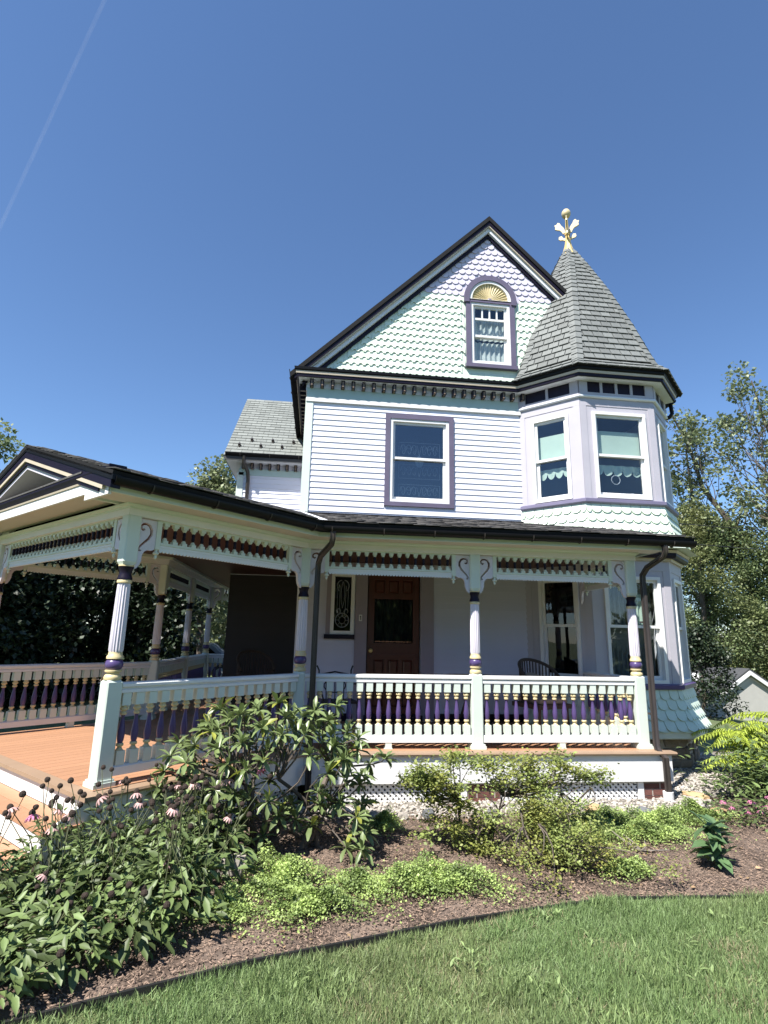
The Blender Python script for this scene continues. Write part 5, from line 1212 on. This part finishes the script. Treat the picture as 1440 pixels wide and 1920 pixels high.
# coneflowers
sh = MB().lathe([(.004, -.006), (.013, -.002), (.017, .006), (.015, .016), (.008, .024), (.002, .026)], 9).mesh('seed_head', 'seed')
pt_ = MB()
for k in range(11):
    a = k*2*math.pi/11; M = Matrix.Rotation(a, 4, 'Z'); pt_.add([(.010, -.004, .002), (.010, .004, .002), (.030, .006, -.012), (.030, -.006, -.012), (.040, .003, -.028), (.040, -.003, -.028)], [(0, 1, 2, 3), (3, 2, 4, 5)], 0, M)
pm = {m: None for m in ('petal', 'petal_pale')}
for m in pm: q = MB(); q.v, q.f, q.m = pt_.v, pt_.f, pt_.m; pm[m] = q.mesh('petals', m)
CP = [(-3.25, -3.05), (-2.98, -2.86), (-3.5, -2.82), (-3.2, -2.60), (-2.88, -2.42), (-3.62, -2.48), (-3.32, -2.22), (-2.92, -2.02), (-3.68, -2.16), (-3.10, -1.78), (-2.76, -1.62), (-3.42, -1.92), (-3.92, -2.68), (-4.1, -2.95), (-3.75, -3.1), (-2.72, -2.72), (-2.62, -2.05), (-4.35, -2.75), (-3.45, -3.32)]
for ci, (x, y) in enumerate(CP):
    t = thing('coneflower_plant', 'coneflower plant with dark seed heads in the leafy mass beside the entry steps', 'flower', (x, y, GZ), 'coneflower plants beside the steps')
    front = y < -2.75; H = .34 if front else .54; n = 190
    a = RNG.uniform(0, 2*np.pi, n); q = np.sqrt(RNG.uniform(0, 1, n))*.26; z = GZ+.04+H*RNG.uniform(.02, 1, n)**.8*(1-.5*(q/.26)**2)
    T = np.stack([x+q*np.cos(a), y+q*np.sin(a), z], 1); d = np.stack([np.cos(a), np.sin(a), RNG.uniform(-.9, .45, n)], 1)+RNG.normal(0, .25, (n, 3)); L = RNG.uniform(.06, .15, n)*np.where(z > GZ+H*.7, .6, 1)
    j = link('foliage', scatter_mesh('foliage', LEAF, LEAFF, frames(d, RNG.normal(0, .35, n)), T, np.stack([L*.36, L, L], 1), 'leaf_cone', True), t); j['kind'] = 'stuff'
    sm = MB(); hs = []
    for k in range(10 if not front else 5):
        tx, ty = x+random.gauss(0, .17), y+random.gauss(0, .15); tz = GZ+H+random.uniform(-.05, .20 if not front else .02); top = Vector((tx, ty, tz))
        branchy(sm, (x+random.gauss(0, .08), y+random.gauss(0, .08), GZ), top, .0042, .0028, .06, 5, 5); hs.append(top)
    sm.build('stems', 'stem', t, True)
    for p in hs:
        Mh = Matrix.Translation(p) @ Matrix.Rotation(random.gauss(0, .3), 4, 'X') @ Matrix.Rotation(random.gauss(0, .3), 4, 'Y') @ Matrix.Scale(random.uniform(.9, 1.35), 4)
        h_ = link('seed_head', sh, t, Mh)
        if random.random() < .11: link('petals', pm[random.choice(('petal', 'petal_pale', 'petal_pale', 'petal_pale'))], h_)
# a few tall heads standing clear against the deck
# broad-leaved plant, pink flowers
def rosette(name, label, loc, n, lmin, lmax, wf, m, h, el=(.0, 1.1)):
    t = thing(name, label, 'plant', (*loc, GZ)); me = MB().add(LEAF, LEAFF).mesh('leaf', m, 60)
    st_ = MB().tube([(loc[0], loc[1], GZ), (loc[0]+.01, loc[1], GZ+h*.5), (loc[0], loc[1], GZ+h)], .008, 6); st_.build('stem', 'stem', t)
    for i in range(n):
        a = i*2.4; e = random.uniform(*el); d = np.array([[math.cos(a)*math.cos(e), math.sin(a)*math.cos(e), math.sin(e)]]); L = random.uniform(lmin, lmax); z = GZ+h*random.uniform(.15, 1)
        link('leaf', me, t, mrows(frames(d, np.array([random.gauss(0, .2)]))[0], (loc[0]+.05*math.cos(a*1.7), loc[1]+.05*math.sin(a*1.7), z), (L*wf, L, L)))
    return t
rosette('leafy_plant', 'upright broad-leaved green plant alone on the mulch at right', (1.40, -2.03), 50, .13, .21, .44, 'leaf_green', .34, (-.6, .8))
pkf = thing('pink_flowers', 'low pink flowering plants at the right end of the bed', 'flower', (2.9, -.85, GZ))
n = 900; T = np.stack([RNG.normal(2.85, .38, n), RNG.normal(-.95, .22, n), GZ+.06+np.abs(RNG.normal(0, .09, n))], 1); L = RNG.uniform(.04, .08, n)
j = link('foliage', scatter_mesh('foliage', DIA, DIAF, frames(rnd_dirs(n, -.3, .7)), T, np.stack([L*.6, L, L], 1), 'leaf_cone'), pkf); j['kind'] = 'stuff'
for k in range(16): link('blossom', pm['petal'], pkf, Matrix.Translation((random.gauss(2.75, .25), random.gauss(-.8, .12), GZ+random.uniform(.12, .2))) @ Matrix.Rotation(random.gauss(.3, .4), 4, 'X') @ Matrix.Scale(.9, 4))
dk = thing('leafy_shrub', 'dark leafy shrub at the right edge below the yellow sumac', 'shrub', (3.3, -.35, GZ))
n = 1500; T = np.stack([RNG.normal(3.55, .35, n), RNG.normal(-.25, .25, n), GZ+.1+np.abs(RNG.normal(0, .26, n))], 1); L = RNG.uniform(.06, .13, n)
j = link('foliage', scatter_mesh('foliage', LEAF, LEAFF, frames(rnd_dirs(n, -.5, .6)), T, np.stack([L*.4, L, L], 1), 'leaf_cone', True), dk); j['kind'] = 'stuff'
MB().tube([(3.4, -.3, GZ), (3.5, -.3, GZ+.3)], .01, 6).build('stem', 'stem', dk)
# cut-leaf sumac
su = thing('sumac', 'bright yellow-green sumac with drooping feathery leaves at the right edge', 'shrub', (4.05, .75, GZ)); mb = MB(); R = []; T = []; S = []
for s in range(13):
    b = Vector((4.05+random.gauss(0, .15), .75+random.gauss(0, .15), GZ)); tp = Vector((random.uniform(3.55, 4.7), random.uniform(.35, 1.05), random.uniform(-.25, .55))); branchy(mb, b, tp, .013, .007, .08)
    for k in range(9):
        a = k*2.4+s; p0 = b.lerp(tp, random.uniform(.7, 1.0)); Lf = random.uniform(.30, .52); out = Vector((math.cos(a)-.25, math.sin(a)*.8, 0)); pts = []
        for t in np.linspace(0, 1, 14): pts.append(p0+out*Lf*t+Vector((0, 0, Lf*(.55*t-.62*t*t))))
        mb.tube(pts, .003, 4)
        for i in range(2, 14):
            tang = (pts[i]-pts[i-1]).normalized(); side = tang.cross(Vector((0, 0, 1))).normalized()
            for sgn in (-1, 1):
                d = side*sgn*.7+tang*.5+Vector((0, 0, -.55)); L = random.uniform(.075, .12)*(1-.35*i/13); R.append(frames(np.array([list(d)]))[0]); T.append(list(pts[i])); S.append((L*.27, L, L))
mb.build('branches', 'leaf_sumac', su, True); R, T, S = map(np.array, (R, T, S))
j = link('foliage', scatter_mesh('foliage', LEAF, LEAFF, R, T, S, 'leaf_sumac', True), su); j['kind'] = 'stuff'
# dry root on the mulch
mb = MB()
for q in ((1.10, -1.72, .03), (1.22, -1.70, .02), (.88, -1.55, .10), (.80, -1.5, .12), (1.0, -1.68, .09)): branchy(mb, (.95, -1.70, GZ+.04), (q[0], q[1], GZ+q[2]+.02), .010, .004, .15, 6, 5)
tag(mb.build('dry_root', 'bark_pale', None, True), 'dry grey branching root lying on the mulch', 'root')

# ------------------------------------------------------------------ trees and background
def leaf_cloud(name, C, rad, n_per, lsz, m, flat=.8, parent=None):
    C = np.array(C); rad = np.array(rad); idx = np.repeat(np.arange(len(C)), n_per); n = len(idx)
    d = rnd_dirs(n); q = RNG.uniform(0, 1, n)**.45; T = C[idx]+d*(rad[idx]*q)[:, None]*np.array([1, 1, flat]); L = RNG.uniform(*lsz, n)
    o = link(name, scatter_mesh(name, DIA, DIAF, frames(d*.6+rnd_dirs(n)*.8, RNG.uniform(-.8, .8, n)), T, np.stack([L, L, L], 1), m), parent); o['kind'] = 'stuff'; return o
def tree(label, base, height, crown_r, m, nclump=60, n_per=130, lsz=(.10, .22), crown_z=(.3, 1), lean=(0, 0), bark='bark', group=None, clump=(.35, .75), sparse=False, trunk_r=.16, name='tree', cen_pow=.5):
    z0 = ground_z(base[0], base[1]); t = thing(name, label, 'tree', (base[0], base[1], z0), group); mb = MB(); C = []; Rd = []
    top = Vector((base[0]+lean[0], base[1]+lean[1], z0+height*.93)); b = Vector((base[0], base[1], z0-.1)); tr = branchy(mb, b, top, trunk_r, .03, .04, 9, 8)
    for k in range(nclump):
        f = crown_z[0]+(crown_z[1]-crown_z[0])*random.random(); ax = b.lerp(top, f); prof = math.sin(math.pi*min(1, max(.08, (f-crown_z[0]+.12)/(1.12-crown_z[0]))))**.6
        a = random.uniform(0, 2*math.pi); r = crown_r*prof*random.random()**cen_pow; p = ax+Vector((r*math.cos(a), r*math.sin(a), random.gauss(0, .25))); C.append(tuple(p)); Rd.append(random.uniform(*clump))
        if sparse or k % 3 == 0:
            f2 = max(crown_z[0]*.7, f-random.uniform(.08, .22)); branchy(mb, b.lerp(top, f2), p, trunk_r*.28*(1.1-f), .012, .08, 5, 5)
    mb.build('trunk', bark, t, True); leaf_cloud('crown', C, Rd, n_per, lsz, m, .8, t); return t
G1 = 'trees right of the house'
tree('tall sparse tree leaning left behind the turret', (19.2, 16.0), 15.0, 2.0, 'leaf_tree', 40, 70, (.10, .24), (.5, 1), (-4.6, 0), 'bark', G1, (.35, .8), True, .30, cen_pow=.7)
tree('tall sparse tree with dark straight trunk at the right edge', (19.3, 15.6), 17.0, 2.4, 'leaf_tree', 60, 80, (.10, .24), (.5, 1), (-1.0, 0), 'bark', G1, (.35, .85), True, .34, cen_pow=.7)
tree('bare-branched tree beside the turret eave', (15.6, 16.5), 13.0, 1.6, 'leaf_tree', 30, 60, (.10, .24), (.5, 1), (-.3, 0), 'bark', G1, (.3, .75), True, .24, cen_pow=.7)
for k, (x, y, h, r, lb) in enumerate(((14.6, 15.6, 9.0, 2.2, 'dense green tree touching the turret outline'), (16.8, 15.9, 8.6, 2.3, 'dense green tree second from the turret'), (18.9, 15.4, 8.4, 2.3, 'dense green tree third from the turret'), (18.0, 19.5, 10.2, 3.0, 'dense tree behind the row at the right'), (21.3, 15.5, 9.0, 2.6, 'dense green tree outermost at the right edge'))):
    tree(lb, (x, y), h, r, 'leaf_hedge', 120, 300, (.06, .14), (.04, 1), (0, 0), 'bark', G1, (.45, .95), False, .16, 'tree', .42)
tree('dark round evergreen bush left of the grey garage', (10.6, 10.6), 2.9, .95, 'leaf_dark', 40, 170, (.06, .12), (.05, 1), (0, 0), 'bark', None, (.25, .5), False, .06)
G2 = 'trees left of the house'
tree('leafy tree top above the entry gable at far left', (-15.3, 15.2), 9.9, 2.6, 'leaf_hedge', 90, 150, (.10, .22), (.3, 1), (0, 0), 'bark', G2, (.5, 1.0))
tree('round leafy tree top between porch roof and back wing', (-6.3, 15.6), 8.9, 1.7, 'leaf_tree', 70, 150, (.10, .22), (.35, 1), (0, 0), 'bark', G2, (.4, .8))
for k, (x, y, h, r) in enumerate(((-6.9, 10.6, 4.6, 1.3), (-8.8, 10.0, 5.2, 1.7), (-11.0, 9.6, 5.4, 1.9), (-13.2, 9.0, 5.6, 2.0), (-8.0, 12.6, 5.4, 1.8), (-10.6, 12.6, 5.6, 2.0), (-9.6, 8.2, 3.6, 1.3), (-12.0, 7.4, 3.8, 1.4))):
    tree('dark evergreen in the thicket behind the entry porch', (x, y), h, r, 'leaf_dark', 80, 150, (.09, .18), (.05, 1), (0, 0), 'bark', 'dark thicket behind the porch', (.4, .85), False, .12, 'evergreen_tree')
tree('unseen tall tree added left of the view to shade the side porch', (-10.6, .2), 14.0, 2.1, 'leaf_dark', 110, 180, (.14, .28), (.48, 1), (0, 0), 'bark', G2, (.6, 1.0), False, .28)  # out of view, added so its shadow darkens the side porch
tree('unseen tall tree added left of the view to shade the thicket', (-13.7, 5.9), 12.5, 3.2, 'leaf_dark', 130, 170, (.14, .28), (.25, 1), (0, 0), 'bark', G2, (.6, 1.1), False, .3)  # this tree and the next are added unseen to darken the thicket
tree('second unseen tall tree added left of the view to shade the thicket', (-18.5, 7.5), 13.0, 3.4, 'leaf_dark', 120, 160, (.14, .28), (.25, 1), (0, 0), 'bark', G2, (.6, 1.1), False, .3)
for k, (x, y, h, r, lb) in enumerate(((-7.2, 21, 5.0, 1.9, 'sunlit green tree seen through the porch side'), (-10.4, 22, 5.6, 2.0, 'sunlit green tree beyond the porch posts'), (-5.3, 19.0, 5.0, 1.5, 'sunlit green tree beside the back wing corner'))):
    tree(lb, (x, y), h, r, 'leaf_tree', 60, 130, (.10, .22), (.05, 1), (0, 0), 'bark', G2, (.4, .8))
# street trees behind the viewer (they show only in the window panes and close off the low sky)
for k, x in enumerate((-34, -25, -16, -7, 3, 12, 21, 30)):
    tree('broad street tree behind the viewer', (x, -24-3*(k % 2)-.02*x*x*0), 7.6+.9*(k % 3), 4.4, 'leaf_hedge', 90, 90, (.35, .75), (.12, 1), (0, 0), 'bark', 'street trees behind the viewer', (1.0, 1.9), False, .3, 'street_tree')
# grey garage at the right
ga = thing('garage', 'small grey sided garage with dark gable roof behind the sumac', 'garage', (13.3, 12.2, -1.6))
gd = Vector((.90, -.44)).normalized(); bd = Vector((-.44, -.90))*-1; bd = Vector((-.35, .94)).normalized()
MG = Matrix(((1, -.42, 0, 12.05), (0, .907, 0, 12.0), (0, 0, 1, -1.62), (0, 0, 0, 1)))
W_, He, Hp, Dp = 2.55, 1.17, 1.98, 3.6
gm = MB().prism([(0, 0, 0), (W_, 0, 0), (W_, 0, He), (W_/2, 0, Hp), (0, 0, He)], (0, Dp, 0), 0, MG).build('wall', 'garage_siding', ga)
gs = MB().add([(0, 0, 0), (1, 0, 0), (1, -.03, 0), (0, -.03, 0), (0, 0, .2), (1, 0, .2), (1, -.01, .2), (0, -.01, .2)], [(0, 3, 2, 1), (4, 5, 6, 7), (0, 1, 5, 4), (1, 2, 6, 5), (2, 3, 7, 6), (3, 0, 4, 7)]).mesh('siding_board', 'garage_siding')
for i in range(11):
    z = i*.19; wz = W_/2*(1-max(0, z+.1-He)/(Hp-He)) if z+.1 > He else W_/2
    if wz > .1: link('siding_board', gs, gm, MG @ Matrix.Translation((W_/2-wz, 0, z)) @ Matrix.Diagonal((2*wz, 1, 1, 1)))
gr_ = MB()
for sgn in (-1, 1):
    e = W_/2+sgn*(W_/2+.18); ze = He-.10
    gr_.prism([(W_/2, -.15, Hp+.02), (e, -.15, ze), (e, -.15, ze+.07), (W_/2, -.15, Hp+.09)], (0, Dp+.3, 0), 0, MG)
gro = gr_.build('roof', 'roof_dark', ga)
for k, yv_ in enumerate((1.0, 2.3)):
    x = .55; z = He+(Hp-He)*(x/(W_/2))+.10; MB().prism([(x-.2, yv_, z-.14), (x+.2, yv_, z+.14), (x+.2, yv_+.4, z+.14), (x-.2, yv_+.4, z-.14)], (0, 0, .06), 0, MG).build('skylight', 'pvc', gro)
rk_ = MB()
for sgn in (-1, 1):
    e = W_/2+sgn*(W_/2+.18); rk_.prism([(W_/2, -.17, Hp-.13), (e, -.17, He-.25), (e, -.17, He-.105), (W_/2, -.17, Hp+.015)], (0, .02, 0), 0, MG)
rk_.build('rake_board', 'white', gro)
# distant house and parked car seen through the porch
fh = thing('distant_house', 'pale stucco house far off behind the porch posts', 'house', (-8.6, 24, GZ))
fw_ = MB().box(-11.5, -7.6, 24, 29, GZ, 4.6).build('wall', 'stucco', fh); MB().prism([(-11.9, 23.7, 4.6), (-7.2, 23.7, 4.6), (-9.55, 23.7, 6.4)], (0, 5.6, 0)).build('roof', 'roof_dark', fh)
for x, z in ((-8.6, .6), (-8.6, 3.0), (-10.2, 3.0)): MB().box(x-.45, x+.45, 23.95, 24.01, z, z+1.3).build('window', 'glass_dark', fh)
car = thing('parked_car', 'grey-blue parked car beyond the side porch', 'car', (-7.0, 17.0, GZ))
prof = [(0, .35), (.05, .75), (.9, .92), (1.35, 1.42), (2.9, 1.45), (3.5, .98), (4.2, .85), (4.3, .4)]
MB().prism([(-9.0+x, 16.2, GZ+z) for x, z in prof], (0, 1.7, 0)).build('body', 'car_paint', car)
MB().prism([(-9.0+x, 16.19, GZ+z) for x, z in ((1.1, .98), (1.45, 1.36), (2.8, 1.38), (3.25, 1.0))], (0, -.01, 0)).build('window', 'glass_dark', car)
for x in (.85, 3.4):
    wl = MB().lathe([(.30, 0), (.33, .05), (.33, .17), (.30, .2)], 18, (0, 0, 0), Matrix.Translation((-9.0+x, 16.15, GZ+.33)) @ Matrix.Rotation(-math.pi/2, 4, 'X')).build('wheel', 'tyre', car, 40)
    MB().lathe([(.19, 0), (.17, -.01), (.05, -.02)], 14, (0, 0, 0), Matrix.Translation((-9.0+x, 16.15, GZ+.33)) @ Matrix.Rotation(-math.pi/2, 4, 'X')).build('rim', 'leading', wl, 40)
tag(MB().prism([(-14, 13.6, GZ+.004), (-6.0, 13.6, GZ+.004), (-6.0, 18.5, GZ+.004), (-14, 18.5, GZ+.004)], (0, 0, .012)).build('driveway', 'paving'), kind='structure')
# contrail high above
cm_ = bpy.data.materials.new('contrail'); cm_.use_nodes = True; n_ = cm_.node_tree.nodes; l_ = cm_.node_tree.links; n_.remove(n_['Principled BSDF'])
df0 = n_.new('ShaderNodeBsdfDiffuse'); df0.inputs[0].default_value = (.9, .9, .9, 1); tl0 = n_.new('ShaderNodeBsdfTranslucent'); tl0.inputs[0].default_value = (.9, .9, .9, 1); df = n_.new('ShaderNodeMixShader'); df.inputs[0].default_value = .5; l_.new(df0.outputs[0], df.inputs[1]); l_.new(tl0.outputs[0], df.inputs[2]); tp_ = n_.new('ShaderNodeBsdfTransparent'); ms_ = n_.new('ShaderNodeMixShader')
nz_ = n_.new('ShaderNodeTexNoise'); nz_.inputs['Scale'].default_value = .012; tc_ = n_.new('ShaderNodeTexCoord'); l_.new(tc_.outputs['Object'], nz_.inputs['Vector'])
mr_ = n_.new('ShaderNodeMapRange'); mr_.inputs[3].default_value = .0; mr_.inputs[4].default_value = .055; l_.new(nz_.outputs[0], mr_.inputs[0]); lw_ = n_.new('ShaderNodeLayerWeight'); lw_.inputs[0].default_value = .5; iv_ = n_.new('ShaderNodeMath'); iv_.operation = 'SUBTRACT'; iv_.inputs[0].default_value = 1.0; l_.new(lw_.outputs['Facing'], iv_.inputs[1]); mu_ = n_.new('ShaderNodeMath'); mu_.operation = 'MULTIPLY'; l_.new(iv_.outputs[0], mu_.inputs[0]); l_.new(mr_.outputs[0], mu_.inputs[1]); l_.new(mu_.outputs[0], ms_.inputs[0]); l_.new(tp_.outputs[0], ms_.inputs[1]); l_.new(df.outputs[0], ms_.inputs[2]); l_.new(ms_.outputs[0], n_['Material Output'].inputs[0])
MATS['contrail'] = cm_
tag(MB().tube([(-600, 1420, 2740), (-877, 1667, 2331), (-1419, 2151, 1529), (-1700, 2400, 1112)], 7, 16).build('contrail', 'contrail', None, True), kind='structure')
# overhead wires to the turret
for k, (a_, b_, sag, lb) in enumerate((((4.2, 9.0, 7.6), (40, 24, 13.6), .6, 'overhead wire, uppermost of the three right of the turret'), ((4.2, 9.0, 5.2), (40, 24, 8.7), .4, 'overhead wire, middle of the three right of the turret'), ((4.2, 9.0, 4.6), (40, 24, 7.4), .4, 'overhead wire, lowest of the three right of the turret'))):
    a_, b_ = Vector(a_), Vector(b_); pts = [a_.lerp(b_, t)-Vector((0, 0, sag*4*t*(1-t))) for t in np.linspace(0, 1, 24)]
    tag(MB().tube(pts, .016, 5).build('overhead_wire', 'wire', None, True), lb, 'wire', 'overhead wires')

# ------------------------------------------------------------------ porch furniture
def armchair(loc, rz, label, cushion=True):
    t = thing('wicker_armchair', label, 'chair', (loc[0], loc[1], 0)); M = Matrix.Translation((loc[0], loc[1], 0)) @ Matrix.Rotation(rz, 4, 'Z')   # faces local -y
    for x in (-.26, .26):
        for y in (-.24, .24): MB().tube([M @ Vector((x, y, 0)), M @ Vector((x*.96, y*.96, .38))], .02, 6).build('leg', 'wicker', t)
    MB().box(-.30, .30, -.28, .28, .34, .40, 0, M).build('seat', 'wicker', t)
    arc = lambda th, z, r=.31: M @ Vector((r*math.sin(th), r*math.cos(th)*.95-.02, z))
    ths = np.linspace(-1.9, 1.9, 25); top = lambda th: .62+.36*max(0, math.cos(th*.8))**.7
    MB().tube([arc(th, top(th)) for th in ths], .024, 7).build('top_rail', 'wicker', t, True)
    for th in ths[1:-1]: MB().tube([arc(th, .39, .29), arc(th, top(th))], .011, 5).build('back_slat', 'wicker', t)
    if cushion:
        c = MB().box(-.25, .25, -.26, .22, .40, .48, 0, M).build('seat_cushion', 'cushion', t); b = c.modifiers.new('b', 'BEVEL'); b.width = .03; b.segments = 3
        N = 12; V = []
        for i in range(N+1):
            th = -1.0+2*i/N; V += [arc(th, .46, .24), arc(th, .46+.34*math.cos(th*.9), .26), arc(th, .46, .20), arc(th, .46+.30*math.cos(th*.9), .21)]
        F = []
        for i in range(N): a = 4*i; F += [(a, a+4, a+5, a+1), (a+2, a+3, a+7, a+6), (a+1, a+5, a+7, a+3), (a, a+2, a+6, a+4)]
        MB().add(V, F+[(0, 1, 3, 2), (4*N, 4*N+2, 4*N+3, 4*N+1)]).build('back_cushion', 'cushion', t, True)
armchair((1.28, 1.18), .35, 'wicker armchair with tan cushions in front of the turret bay window')
armchair((-2.95, 3.2), .5, 'dark wicker armchair against the back wing wall under the porch', False)
tb = thing('round_table', 'dark round patio table behind the middle porch post', 'table', (.32, 1.25, 0))
MB().lathe([(.44, .70), (.46, .715), (.46, .735), (.44, .745)], 28, (.32, 1.25, 0)).build('table_top', 'iron', tb, 30)
for k in range(3):
    a = k*2.094+.4; MB().tube([(.32+.05*math.cos(a), 1.25+.05*math.sin(a), .70), (.32+.12*math.cos(a), 1.25+.12*math.sin(a), .42), (.32+.2*math.cos(a), 1.25+.2*math.sin(a), .2), (.32+.36*math.cos(a), 1.25+.36*math.sin(a), .0)], .018, 6).build('leg', 'iron', tb, True)
ic = thing('iron_chair', 'black wrought iron chair behind the railing beside the left downspout', 'chair', (-1.62, .95, 0)); M = Matrix.Translation((-1.62, .95, 0)) @ Matrix.Rotation(.15, 4, 'Z')
for x in (-.22, .22):
    MB().tube([M @ Vector((x, .22, 0)), M @ Vector((x, .20, .42)), M @ Vector((x*1.02, .26, .80)), M @ Vector((x*1.15, .28, .86))], .013, 6).build('back_leg', 'iron', ic, True)
    MB().tube([M @ Vector((x, -.22, 0)), M @ Vector((x, -.20, .42))], .013, 6).build('front_leg', 'iron', ic, True)
    MB().tube([M @ Vector((x*1.1, .24, .62)), M @ Vector((x*1.25, 0, .64)), M @ Vector((x*1.2, -.2, .60)), M @ Vector((x, -.21, .44))], .012, 6).build('arm', 'iron', ic, True)
MB().box(-.24, .24, -.22, .22, .41, .43, 0, M).build('seat', 'iron', ic)
MB().tube([M @ Vector((-.23, .25, .74)), M @ Vector((0, .27, .78)), M @ Vector((.23, .25, .74))], .012, 6).build('back_rail', 'iron', ic, True)
MB().tube([M @ Vector((.15*math.cos(t), .24, .60+.09*math.sin(t))) for t in np.linspace(0, 2*math.pi, 18)], .009, 5).build('back_scroll', 'iron', ic, True)
for x in (-.12, 0, .12): MB().tube([M @ Vector((x, .21, .43)), M @ Vector((x, .26, .76))], .008, 5).build('back_bar', 'iron', ic)
